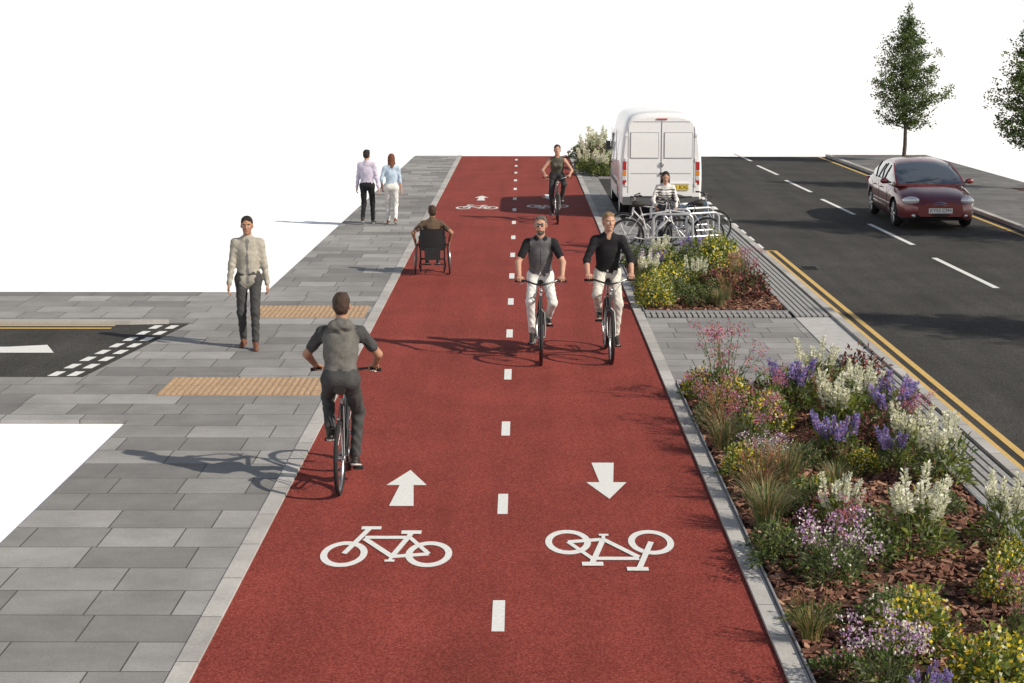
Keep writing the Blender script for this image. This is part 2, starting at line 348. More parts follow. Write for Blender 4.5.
PL={
 'white_flower_spires':[todata(p_spire(('petal_white','petal_white','petal_cream'),fs=1.2)) for _ in range(3)],
 'violet_flower_spires':[todata(p_spire(('petal_violet','petal_violet','petal_mauve'),H=.52,N=16,fs=1.1)) for _ in range(2)],
 'pink_perennial':[todata(p_airy(('petal_pink','petal_pink','petal_rust','petal_mauve'))) for _ in range(2)],
 'mauve_perennial':[todata(p_airy(('petal_mauve','petal_mauve','petal_white'),H=.5,N=24)) for _ in range(2)],
 'yellow_flower_clump':[todata(p_mound(('petal_yellow','petal_yellow','petal_cream'),('leaf_lime','leaf_green'),nf=400)) for _ in range(2)],
 'cream_flower_clump':[todata(p_mound(('petal_white','petal_cream'),('leaf_green','leaf_grey'),nf=200,sz=.028)) for _ in range(2)],
 'ornamental_grass':[todata(p_grass(('straw','leaf_green','leaf_grey'))),todata(p_grass(('leaf_green','straw','leaf_lime'),.55,plume=('straw','petal_rust')))],
 'russet_grass':[todata(p_grass(('straw_brown','straw','leaf_grey'),.42,300,plume=('petal_rust','straw')))],
 'burgundy_shrub':[todata(p_mound(('petal_rust','petal_pink'),('leaf_burg','leaf_dark','leaf_burg'),H=.38,R=.3,nf=150))],
 'green_shrub':[todata(p_mound(('leaf_lime',),('leaf_green','leaf_grey','leaf_dark'),H=.36,R=.3,nf=150)),todata(p_mound(('leaf_grey',),('leaf_grey','leaf_green'),H=.28,R=.28,nf=100))],
 'groundcover':[todata(p_mound(('petal_mauve','leaf_lime'),('leaf_green','leaf_dark'),H=.14,R=.26,nf=60,ng=380))],
}
def plant(kind,x,y,s=1.,z=.05):
    me=random.choice(PL[kind]); k=s*random.uniform(.9,1.12); link(kind,me,(x,y,z),random.uniform(0,6.28),(k,k,k*random.uniform(.92,1.1)))
near=[('pink_perennial',2.36,19.3,1.1),('pink_perennial',2.05,18.0,.8),('pink_perennial',2.35,16.7,.95),('russet_grass',2.12,17.5,.9),('yellow_flower_clump',2.62,17.6,.95),('yellow_flower_clump',2.35,18.6,.9),
('green_shrub',2.95,19.2,1.),('yellow_flower_clump',2.1,19.4,.8),('violet_flower_spires',3.05,18.7,1.1),('white_flower_spires',3.45,19.5,1.1),('white_flower_spires',3.35,17.5,1.1),('white_flower_spires',3.72,18.3,.95),('green_shrub',3.7,19.2,.9),
('burgundy_shrub',3.95,19.6,1.1),('violet_flower_spires',3.9,17.6,1.1),('violet_flower_spires',3.08,16.2,1.0),('green_shrub',2.75,16.1,.8),
('white_flower_spires',3.95,15.5,1.15),('white_flower_spires',3.85,16.4,.9),('burgundy_shrub',3.55,16.9,.9),('pink_perennial',3.95,16.9,.7),('ornamental_grass',2.45,15.3,1.1),('russet_grass',2.15,14.9,1.1),('ornamental_grass',2.1,14.0,1.1),('green_shrub',2.6,14.5,.8),('yellow_flower_clump',2.12,15.8,.7),('mauve_perennial',2.35,15.9,.8),
('white_flower_spires',3.2,13.3,1.3),('green_shrub',2.85,13.7,.85),('green_shrub',2.75,13.0,.8),('white_flower_spires',3.98,13.5,1.05),('green_shrub',3.75,14.5,.6),('white_flower_spires',2.7,13.9,.75),
('mauve_perennial',2.40,12.5,1.1),('pink_perennial',2.5,12.9,.65),('green_shrub',2.1,12.9,.8),('cream_flower_clump',2.62,11.55,.8),('yellow_flower_clump',2.70,11.05,1.05),('groundcover',2.1,11.6,.8),('yellow_flower_clump',3.62,12.1,1.0),('yellow_flower_clump',3.85,12.8,.75),('pink_perennial',3.5,11.3,.65),
('mauve_perennial',2.30,10.2,.85),('yellow_flower_clump',2.98,10.2,1.05),('yellow_flower_clump',3.2,10.55,.7),('violet_flower_spires',2.5,9.9,.6),('green_shrub',3.6,10.3,.8),('ornamental_grass',2.9,15.2,.75),('cream_flower_clump',2.75,18.3,.7),
('burgundy_shrub',2.5,16.2,.6),('pink_perennial',2.7,18.1,.7),('russet_grass',3.4,18.9,.8),('ornamental_grass',2.05,16.7,1.0),('yellow_flower_clump',2.75,15.0,.5),('burgundy_shrub',2.35,17.9,.7),('yellow_flower_clump',3.55,17.95,.75),('green_shrub',2.05,13.3,.7),('ornamental_grass',2.0,11.2,.7),('yellow_flower_clump',3.3,15.9,.65),('violet_flower_spires',3.6,16.0,.7),('groundcover',2.1,10.6,.8)]
for q in near: plant(*q)
for i in range(26): plant(random.choice(['groundcover','green_shrub','ornamental_grass','cream_flower_clump','groundcover','yellow_flower_clump','burgundy_shrub']),random.uniform(2.02,4.0),random.uniform(14,19.9),random.uniform(.3,.6))
mid=[('yellow_flower_clump',2.10,26.3,1.0),('yellow_flower_clump',2.15,27.0,1.1),('yellow_flower_clump',2.45,27.9,1.1),('white_flower_spires',2.15,28.6,.9),('green_shrub',2.5,27.3,.9),('yellow_flower_clump',2.7,28.6,1.),('violet_flower_spires',2.3,29.6,.9),('white_flower_spires',2.6,30.9,1.),('russet_grass',3.3,27.0,1.),('burgundy_shrub',3.7,27.2,1.1),('burgundy_shrub',3.3,27.9,1.),
('yellow_flower_clump',3.5,30.5,1.4),('yellow_flower_clump',3.75,31.4,1.4),('violet_flower_spires',3.1,31.0,1.),('green_shrub',2.9,29.7,1.3),('green_shrub',2.8,26.5,.9),('pink_perennial',3.8,28.6,.9),('green_shrub',2.2,31.3,1.1),('yellow_flower_clump',2.6,30.3,1.1),('russet_grass',3.8,29.5,1.),('ornamental_grass',3.1,26.3,.7),('green_shrub',3.0,29.0,1.2),('green_shrub',3.2,27.2,.8),('white_flower_spires',2.9,28.0,.85),('yellow_flower_clump',3.4,29.4,1.0),('green_shrub',3.3,31.6,1.2)]
for q in mid: plant(*q)
for i in range(34):
    plant(random.choice(['white_flower_spires','cream_flower_clump','green_shrub','green_shrub','burgundy_shrub','cream_flower_clump']),random.uniform(1.95,3.4),random.uniform(52.5,61.9),random.uniform(1.1,1.75))
def bed(x0,x1,y0,y1,chips):
    b=MB(); nx=int((x1-x0)/.09); ny=int((y1-y0)/.09); 
    X,Y=np.meshgrid(np.linspace(x0,x1,nx),np.linspace(y0,y1,ny),indexing='ij')
    Z=.045+.018*np.sin(X*5.1+1)*np.sin(Y*3.3)+rng.uniform(-.008,.008,X.shape)
    Z[0]=Z[-1]=.03; Z[:,0]=Z[:,-1]=.03
    v=np.stack([X,Y,Z],-1).reshape(-1,3); f=[(i*ny+j,(i+1)*ny+j,(i+1)*ny+j+1,i*ny+j+1) for i in range(nx-1) for j in range(ny-1)]
    b.add(v,f,'soil'); b.build('soil',smooth=60)
    if chips:
        b=MB(); base=np.array([(x,y,z) for x in(-.5,.5) for y in(-.5,.5) for z in(-.5,.5)])
        F=[(0,1,3,2),(4,6,7,5),(0,4,5,1),(2,3,7,6),(0,2,6,4),(1,5,7,3)]
        for i in range(chips):
            s=np.array([random.uniform(.02,.045),random.uniform(.04,.10),random.uniform(.006,.014)])
            R=np.array((Matrix.Rotation(random.uniform(0,6.28),3,'Z')@Matrix.Rotation(random.gauss(0,.35),3,'X')@Matrix.Rotation(random.gauss(0,.35),3,'Y')))
            x=random.uniform(x0+.03,x1-.03); y=random.uniform(y0+.03,y1-.03)
            b.add((base*s)@R.T+V(x,y,.058+random.uniform(-.008,.016)+.018*math.sin(x*5.1+1)*math.sin(y*3.3)),F,random.choice(['bark_a','bark_a','bark_b','bark_c']))
        b.build('bark_mulch',smooth=0)
    b=MB()
    for (cx,cy,sx,sy) in((x0-.0,(y0+y1)/2,.012,y1-y0),(x1,(y0+y1)/2,.012,y1-y0),((x0+x1)/2,y0,x1-x0-.02,.012),((x0+x1)/2,y1,x1-x0-.02,.012)): b.box((cx,cy,.04),(sx,sy,.075),'edge_steel')
    b.build('bed_edging',smooth=0)
bed(1.895,4.12,7.,20.2,9500); bed(1.895,4.12,25.78,32.43,2500); bed(2.36,3.6,52.1,62.2,0)

# ------------------------------------------------------------------ trees
mat('tree_bark',(.09,.07,.055),.9,.35,14,.5,30); mat('tleaf_a',(.075,.11,.03),.6,.35,6,transl=.3); mat('tleaf_b',(.125,.17,.045),.6,.35,6,transl=.35); mat('tleaf_c',(.04,.06,.02),.6,.3,6,transl=.15)
def tree_mesh(seed,H=5.5,W=1.32,c0=1.2):
    random.seed(seed); b=MB()
    pts=[V(0,0,0)]; n=9
    for i in range(1,n+1): pts.append(V(.03*math.sin(i*1.3),.03*math.cos(i*1.7),(H-.25)*i/n))
    b.path(pts,[.07*(1-i/(n+.4))+.006 for i in range(n+1)],'tree_bark',8)
    P=[];D=[]
    nb=84
    for i in range(nb):
        t=(i+.5)/nb; z=c0+(H-.30-c0)*t; prof=(.60+.40*math.sin(math.pi/2*t/.25) if t<.25 else 1-((t-.25)/.75)**1.35*.95)
        R=W*max(.06,prof)*random.uniform(.68,1.12); a=i*2.4+random.uniform(-.4,.4)
        d=V(math.cos(a),math.sin(a),random.uniform(.3,.75)); p0=V(0,0,z-.1); tip=p0+d*R*V(1,1,.75)
        tip[2]=min(tip[2],H-.1)
        mid=p0+(tip-p0)*.5+V(0,0,-.05*R); b.path([p0,mid,tip],[.018*(1-t)+.006,.009,.003],'tree_bark',5)
        for q in range(int(5+13*R)):
            s=random.uniform(.15,1.02); c=p0+(tip-p0)*s+V(random.gauss(0,.10),random.gauss(0,.10),random.gauss(0,.08))*(.5+.8*s)
            m=13; P.append(c+rng.normal(size=(m,3))*np.array([.075,.075,.055])); D.append(rng.normal(size=(m,3))*.7+d*.5)
    c=np.array([0,0,H-.14]); P.append(c+rng.normal(size=(90,3))*np.array([.07,.07,.11])); D.append(rng.normal(size=(90,3))*.5+V(0,0,1))
    P=np.vstack(P);D=np.vstack(D)
    leafbatch(b,P,D,rng.uniform(.06,.11,len(P)),rng.uniform(.04,.06,len(P)),('tleaf_a','tleaf_b','tleaf_c','tleaf_a'),.1)
    return todata(b)
T1=tree_mesh(3); T2=tree_mesh(11)
link('street_tree',T1,(13.22,59.0,ZB),0,(.98,.98,.955)); link('street_tree',T2,(14.3,47.5,ZB),1.0,(1.,1.,.96))
link('street_tree',T1,(14.05,35.,ZB),2.1,(1.33,)*3); link('street_tree',T2,(14.05,21.,ZB),4.,(1.33,)*3)
b=MB()
for (x,y) in((13.22,59.0),(14.25,47.5),(14.05,35.),(14.05,21.)): b.box((x,y,ZB+.004),(.9,.9,.004),'soil')
b.build('tree_pit',smooth=0)

# ------------------------------------------------------------------ SDF figures
def cap(a,b,ra,rb,m,k=.03,flat=None,fold=0.,paint=False):
    return dict(t='c',a=V(*a),b=V(*b),ra=ra,rb=rb,m=m,k=k,flat=flat,fold=fold,paint=paint)
def ell(c,r,m,k=.02,R=None,paint=False,fold=0.):
    return dict(t='e',a=V(*c),r=V(*r),m=m,k=k,R=R,paint=paint,fold=fold)
def pd(p,X,Y,Z):
    if p['t']=='c':
        a=p['a'];ba=p['b']-a; qx,qy,qz=X-a[0],Y-a[1],Z-a[2]
        if p['flat'] is not None:
            ax,f=p['flat']; dt=(qx*ax[0]+qy*ax[1]+qz*ax[2])*(1/f-1); qx=qx+ax[0]*dt;qy=qy+ax[1]*dt;qz=qz+ax[2]*dt
            ba=ba+ax*np.dot(ba,ax)*(1/f-1)
        L=np.dot(ba,ba)+1e-12; t=np.clip((qx*ba[0]+qy*ba[1]+qz*ba[2])/L,0,1)
        d=np.sqrt((qx-ba[0]*t)**2+(qy-ba[1]*t)**2+(qz-ba[2]*t)**2)-(p['ra']+(p['rb']-p['ra'])*t)
    else:
        a=p['a'];r=p['r']; q=[X-a[0],Y-a[1],Z-a[2]]
        if p['R'] is not None:
            R=p['R']; q=[q[0]*R[0,i]+q[1]*R[1,i]+q[2]*R[2,i] for i in range(3)]
        k0=np.sqrt((q[0]/r[0])**2+(q[1]/r[1])**2+(q[2]/r[2])**2); k1=np.sqrt((q[0]/r[0]**2)**2+(q[1]/r[1]**2)**2+(q[2]/r[2]**2)**2)+1e-9
        d=k0*(k0-1)/k1
    if p['fold']:
        d=d+p['fold']*(np.sin(47*Z+21*X+6*np.sin(17*Y+9*X))+.6*np.sin(83*Z-37*Y+4*np.sin(23*X)))
    return d
def pext(p):
    if p['t']=='c': r=max(p['ra'],p['rb']); return np.minimum(p['a'],p['b'])-r,np.maximum(p['a'],p['b'])+r
    r=max(p['r']); return p['a']-r,p['a']+r
CORN=[(0,0,0),(1,0,0),(0,1,0),(1,1,0),(0,0,1),(1,0,1),(0,1,1),(1,1,1)]
EDG=[(a,b) for a in CORN for b in CORN if sum(abs(a[i]-b[i]) for i in range(3))==1 and a<b]
def sdf(mb,prims,h):
    sh=[p for p in prims if not p['paint']]
    lo=np.min([pext(p)[0] for p in sh],0)-3*h; hi=np.max([pext(p)[1] for p in sh],0)+3*h
    n=np.ceil((hi-lo)/h).astype(int)+1; ax=[lo[i]+h*np.arange(n[i]) for i in range(3)]
    vals=np.ones(n,dtype=np.float64)
    for p in sh:
        a,b_=pext(p); mg=p['k']+2*h; i0=np.maximum(0,np.floor((a-mg-lo)/h).astype(int)); i1=np.minimum(n,np.ceil((b_+mg-lo)/h).astype(int)+1)
        sl=tuple(slice(i0[i],i1[i]) for i in range(3))
        d=pd(p,ax[0][sl[0]][:,None,None],ax[1][sl[1]][None,:,None],ax[2][sl[2]][None,None,:]); cur=vals[sl]; k=max(p['k'],1e-4)
        hh=np.clip(.5+.5*(cur-d)/k,0,1); vals[sl]=cur*(1-hh)+d*hh-k*hh*(1-hh)
    ins=vals<0
    cnt=sum(ins[c[0]:n[0]-1+c[0],c[1]:n[1]-1+c[1],c[2]:n[2]-1+c[2]].astype(int) for c in CORN)
    act=(cnt>0)&(cnt<8); idx=-np.ones(act.shape,int); ac=np.argwhere(act); idx[act]=np.arange(len(ac))
    acc=np.zeros((len(ac),3));nn=np.zeros(len(ac))
    for a,b_ in EDG:
        va=vals[ac[:,0]+a[0],ac[:,1]+a[1],ac[:,2]+a[2]]; vb=vals[ac[:,0]+b_[0],ac[:,1]+b_[1],ac[:,2]+b_[2]]
        m=(va<0)!=(vb<0); t=np.where(m,va/(va-vb+1e-12),0); P=np.array(a)+(np.array(b_)-np.array(a))*t[:,None]; acc[m]+=P[m]; nn[m]+=1
    VV=lo+h*(ac+acc/nn[:,None]); Q=[]
    for d in range(3):
        u,w=[(1,2),(2,0),(0,1)][d]
        s0=[slice(None)]*3;s1=[slice(None)]*3; s0[d]=slice(0,-1);s1[d]=slice(1,None)
        A=ins[tuple(s0)];B=ins[tuple(s1)]; e=np.argwhere(A!=B); ok=(e[:,u]>0)&(e[:,w]>0)&(e[:,u]<n[u]-1)&(e[:,w]<n[w]-1); e=e[ok]
        def g(du,dw):
            q=e.copy();q[:,u]+=du;q[:,w]+=dw; return idx[q[:,0],q[:,1],q[:,2]]
        q=np.stack([g(-1,-1),g(0,-1),g(0,0),g(-1,0)],1); fl=~A[e[:,0],e[:,1],e[:,2]]; q[fl]=q[fl][:,::-1]; Q.append(q)
    Q=np.vstack(Q); C=VV[Q].mean(1)
    best=np.full(len(C),9.);bm=np.zeros(len(C),int)
    for p in sh:
        d=pd(p,C[:,0],C[:,1],C[:,2]); k=mb.mi(p['m']); s=d<best; best[s]=d[s]; bm[s]=k
    for p in prims:
        if p['paint']:
            d=pd(p,C[:,0],C[:,1],C[:,2]); bm[d<0]=mb.mi(p['m'])
    mb.add(VV,Q.tolist(),bm.tolist())
def ik(a,b,l1,l2,pole):
    a=V(*a);b=V(*b); d=b-a; L=np.linalg.norm(d)
    if L>=l1+l2-.002: return a+d*(l1/(l1+l2))
    u=d/L; x=(l1*l1-l2*l2+L*L)/(2*L); hgt=math.sqrt(max(0,l1*l1-x*x)); pl=V(*pole); pl=nrm(pl-u*np.dot(pl,u)); return a+u*x+pl*hgt
mat('skin',(.46,.26,.18),.55,.08,20,spec=.35); mat('skin_tan',(.36,.19,.12),.55,.08,20,spec=.35)
mat('eye_white',(.6,.6,.58),.3); mat('eye_dark',(.02,.015,.01),.3); mat('lips',(.33,.12,.10),.5); mat('glasses',(.015,.015,.018),.1,spec=.6)
mat('hair_black',(.018,.014,.012),.6,.4,60,.6,120); mat('hair_brown',(.05,.028,.018),.6,.4,60,.6,120); mat('hair_blond',(.24,.155,.08),.6,.3,60,.6,120); mat('hair_grey',(.12,.10,.085),.6,.3,60,.6,120); mat('hair_auburn',(.16,.06,.03),.6,.4,60,.6,120)
def cloth(n,c): mat(n,c,.9,.2,14,.4,90,spec=.15); return n
for n,c in dict(c_black=(.020,.020,.022),c_char=(.05,.05,.052),c_gilet=(.125,.12,.108),c_beige=(.36,.335,.28),c_white=(.66,.65,.62),c_cream=(.56,.53,.47),c_navy=(.035,.04,.055),c_lilac=(.50,.46,.56),c_blue=(.42,.52,.62),c_grey=(.12,.12,.125),c_shirt=(.17,.165,.16),c_brown=(.11,.075,.05),c_olive=(.10,.10,.075),c_dkgrey=(.06,.06,.06)).items(): cloth(n,c)
mat('shoe_dark',(.03,.025,.022),.5); mat('shoe_brown',(.16,.06,.035),.5); mat('shoe_white',(.6,.6,.58),.6); mat('sole',(.5,.5,.48),.7)

def hand(mb,w,d,n,side,pose,skin,h=.0045):
    w=V(*w);d=nrm(d);n=nrm(V(*n)-d*np.dot(V(*n),d)); s=np.cross(d,n)*side
    P=[cap(w-d*.035,w+d*.012,.026,.027,skin,.02,(n,.8))]
    P+=[cap(w+d*.02+s*.012,w+d*.075+s*.026,.018,.016,skin,.015,(n,.75)),cap(w+d*.02-s*.012,w+d*.07-s*.026,.017,.014,skin,.015,(n,.75)),cap(w+d*.02,w+d*.078,.020,.016,skin,.015,(n,.75))]
    cu={'grip':(1.05,1.25,.8),'relax':(.30,.45,.30),'push':(.8,1.0,.6)}[pose]
    for i,(o,l,r) in enumerate(((.030,.072,.0085),(.010,.080,.009),(-.010,.074,.0085),(-.029,.058,.0075))):
        p=w+d*(.082-.004*abs(i-1))+s*o; ang=0; dd=d
        for j,(q,c) in enumerate(zip((.45,.31,.24),cu)):
            ang+=c*(1+.08*i); dd=d*math.cos(ang)+n*math.sin(ang)+s*(o*.6); e=p+nrm(dd)*l*q; P.append(cap(p,e,r*(1-.08*j),r*(.92-.08*j),skin,.004)); p=e
    t0=w+d*.025+s*.028; t1=t0+nrm(d*.7+s*.75+n*.3)*.038; t2=t1+nrm(d*(.9 if pose!='grip' else .3)+s*.05+n*(.35 if pose!='grip' else 1.))*.032
    P+=[cap(t0,t1,.013,.0105,skin,.012),cap(t1,t2,.010,.008,skin,.004)]
    sdf(mb,P,h)
def head(mb,c,yaw,pitch,skin,hair,style,h,glasses=False,beard=None,roll=0):
    R=np.array(Matrix.Rotation(yaw,3,'Z')@Matrix.Rotation(pitch,3,'X')@Matrix.Rotation(roll,3,'Y')); c=V(*c)
    T=lambda *p: c+R@V(*p)
    P=[ell(T(0,-.012,.03),(.074,.094,.09),skin,.02,R),ell(T(0,.028,-.045),(.056,.062,.066),skin,.03,R),ell(T(0,.068,-.092),(.022,.02,.018),skin,.02,R),
       cap(T(0,.082,.022),T(0,.106,-.018),.008,.0125,skin,.010),cap(T(-.012,.095,-.022),T(.012,.095,-.022),.008,.008,skin,.008),
       cap(T(-.04,.074,.034),T(.04,.074,.034),.011,.011,skin,.015),cap(T(-.018,.084,-.056),T(.018,.084,-.056),.007,.007,skin,.008),
       ell(T(-.077,-.008,-.005),(.010,.018,.030),skin,.008,R),ell(T(.077,-.008,-.005),(.010,.018,.030),skin,.008,R),
       ell(T(-.034,.058,-.015),(.022,.022,.02),skin,.02,R),ell(T(.034,.058,-.015),(.022,.022,.02),skin,.02,R)]
    for s in(-1,1):
        P+=[ell(T(s*.031,.088,.010),(.013,.02,.0065),'eye_white',0,R,True),ell(T(s*.031,.09,.010),(.0065,.02,.0065),'eye_dark',0,R,True),cap(T(s*.016,.088,.030),T(s*.046,.080,.030),.005,.004,hair,0,None,0,True)]
    P+=[ell(T(0,.095,-.056),(.022,.03,.0065),'lips',0,R,True)]
    if glasses: P+=[cap(T(-.036,.086,.008),T(.036,.086,.008),.015,.015,'glasses',.003),cap(T(.07,.06,.012),T(.078,-.01,.012),.004,.004,'glasses',0),cap(T(-.07,.06,.012),T(-.078,-.01,.012),.004,.004,'glasses',0)]
    if beard: P+=[ell(T(0,.04,-.090),(.062,.07,.038),beard,0,R,True)]; P+=[ell(T(0,.095,-.056),(.020,.03,.005),'lips',0,R,True)]
    if style in('short','long','tied'):
        P+=[ell(T(0,-.024,.050),(.081,.094,.084),hair,.006,R,False,.0015),ell(T(0,-.055,.0),(.074,.062,.075),hair,.02,R,False,.0015)]
    if style=='short': P+=[cap(T(-.04,.048,.098),T(.035,.050,.101),.020,.021,hair,.02,None,.001)]
    if style=='long': P+=[cap(T(0,-.062,-.01),T(0,-.085,-.20),.066,.052,hair,.03,(R@V(0,1,0),.6),.003),cap(T(-.07,-.01,.03),T(-.075,-.03,-.15),.022,.026,hair,.02,None,.003),cap(T(.07,-.01,.03),T(.075,-.03,-.15),.022,.026,hair,.02,None,.003)]
    if style=='tied': P+=[ell(T(0,-.105,.04),(.035,.035,.035),hair,.01,R)]
    P.append(cap(T(0,-.02,-.05),c+V(0,-.035,-.165)*1.,.050,.058,skin,.03))
    sdf(mb,P,h)
def figure(name,J,S,loc,rz,scale=1.,h=.011,hh=.0045,hd=.006):
    mb=MB(); g=lambda k:V(*J[k]); sk=S.get('skin','skin'); top=S['top'];bot=S['bot'];shoe=S.get('shoe','shoe_dark'); fem=S.get('fem',False)
    P=[]; pel=g('pel');ch=g('chest');nk=g('neck'); u=nrm(ch-pel); r=nrm(g('shR')-g('shL')); fw=nrm(np.cross(u,r)); W=.88 if fem else .97
    hipR,hipL=g('hipR'),g('hipL')
    P+=[cap(hipL+u*.01,hipR+u*.01,.095,.095,bot,.03),cap(pel-fw*.035-r*.05-u*.02,pel-fw*.035+r*.05-u*.02,.092,.092,bot,.05),cap(pel-r*.05+u*.04,pel+r*.05+u*.04,.098,.098,bot,.04)]
    for s in'LR':
        H,K,A=g('hip'+s),g('kn'+s),g('an'+s); toe=nrm(J.get('toe'+s,(0,1,0)))
        lb=S.get('legr',1.); hem=A+nrm(K-A)*.035
        P+=[cap(H,K,.086*lb,.062*lb,bot,.045,None,.003),cap(K,hem,.060*lb,.048*lb,bot,.03,None,.004)]
        P+=[cap(A+V(0,0,.02),A+V(0,0,-.03),.036,.036,shoe,.01)]
        up=nrm(V(0,0,1)-toe*toe[2]); hl=A-toe*.035-up*.048; te=A+toe*.155-up*.056
        P+=[cap(hl,te,.038,.030,shoe,.01,(up,.9)),cap(A-up*.01,A+toe*.10-up*.045,.036,.028,shoe,.02),cap(hl-up*.022,te-up*.018,.040,.036,S.get('sole','sole'),.002,(up,.35))]
    hem=S.get('hem',.02)
    P+=[cap(pel+u*hem-r*.052,pel+u*hem+r*.052,.106*W,.106*W,top,.01,(u,S.get('hemf',.75)),.002),
        cap(pel+u*(hem+.04)-r*.042,pel+u*.17-r*.038,.108*W,.100*W,top,.03,(fw,.98),.0025),cap(pel+u*(hem+.04)+r*.042,pel+u*.17+r*.038,.108*W,.100*W,top,.03,(fw,.98),.0025),
        cap(pel+u*.15,ch-u*.02,.134*W,.148*W,top,.06,(fw,.80),.002),
        cap(ch-u*.06-r*.035,ch+u*.045-r*.055,.125*W,.105*W,top,.06,(fw,.86),.0015),cap(ch-u*.06+r*.035,ch+u*.045+r*.055,.125*W,.105*W,top,.06,(fw,.86),.0015)]
    if fem: P+=[ell(ch+fw*.09+r*.06,(.055,.05,.055),top,.05),ell(ch+fw*.09-r*.06,(.055,.05,.055),top,.05)]
    shl,shr=g('shL'),g('shR'); mid=(shl+shr)/2
    for q in(shl,shr): P+=[cap(q+(mid-q)*.10-u*.01,mid+u*.02,.050*W,.062*W,top,.06),cap(q+(mid-q)*.35,nk-u*.01+(q-mid)*.12,.040,.052,top,.05)]
    P+=[cap(mid+u*.02,nk+u*.015,.066,.058,top,.02)]
    st=S.get('sleeve','long')
    for s in'LR':
        a,e,w=g('sh'+s),g('el'+s),g('wr'+s); am=S.get('arm',top)
        aw=.9 if fem else 1.
        if st=='long': P+=[cap(a,e,.054*aw,.047*aw,am,.06,None,.003),cap(e,w+(e-w)*.06,.046*aw,.036*aw,am,.03,None,.004)]
        elif st=='rolled': P+=[cap(a,e,.056*aw,.048*aw,am,.05,None,.004),cap(e,e+(w-e)*.22,.050*aw,.048*aw,am,.01),cap(e,w,.040*aw,.027*aw,sk,.005)]
        elif st=='short': P+=[cap(a,a+(e-a)*.66,.056*aw,.053*aw,am,.05,None,.003),cap(a,e,.046*aw,.040*aw,sk,.006),cap(e,w,.041*aw,.027*aw,sk,.01)]
        else: P+=[cap(a,e,.048*aw,.039*aw,sk,.04),cap(e,w,.040*aw,.026*aw,sk,.01)]
    for q in S.get('extra',lambda *a:[])(pel,ch,nk,u,r,fw): P.append(q)
    sdf(mb,P,h)
    head(mb,g('head'),J.get('yaw',0),J.get('pitch',0),sk,S['hair'],S['style'],hd,S.get('glasses',False),S.get('beard'))
    for s in'LR':
        w=g('wr'+s); e=g('el'+s); d,n,sd=J['hand'+s]; pose=J.get('pose'+s,'relax')
        d=nrm(w-e) if d is None else V(*d); hand(mb,w,d,n,sd,pose,sk,hh)
    return mb.build(name,loc,rz,scale,180)
def side_for(d,n,thumb):
    d=nrm(d); n=nrm(V(*n)-d*np.dot(V(*n),d)); return 1 if np.dot(np.cross(d,n),V(*thumb))>0 else -1
def stand(stepL=0.,stepR=0.,wL=None,wR=None,yaw=0,pitch=0,lean=0.):
    J={}; J['pel']=(0,0,.97); J['chest']=(0,lean*.6,1.30); J['neck']=(0,lean-.01,1.49); J['head']=(0,lean*1.25+.02,1.655)
    J['shL']=(-.172,lean*.85-.01,1.425);J['shR']=(.172,lean*.85-.01,1.425)
    for s,sx,st in(('L',-1,stepL),('R',1,stepR)):
        lift=.05 if st<-.12 else 0
        J['hip'+s]=(sx*.09,0,.92); J['an'+s]=(sx*.095,st,.09+lift); J['kn'+s]=ik(J['hip'+s],J['an'+s],.44,.42,(sx*.05,1,0)); J['toe'+s]=(sx*.12,1,-.35 if lift else 0)
        w=(wL if s=='L' else wR) or (sx*.25,.04-st*.35,.86); J['wr'+s]=w
        J['el'+s]=ik(J['sh'+s],w,.29,.26,(sx*.5,-1,0)); d=nrm(V(*w)-V(*J['el'+s])); n=(-sx,0,0); J['hand'+s]=(None,n,side_for(d,n,(0,1,.2)))
    J['yaw']=yaw;J['pitch']=pitch; return J

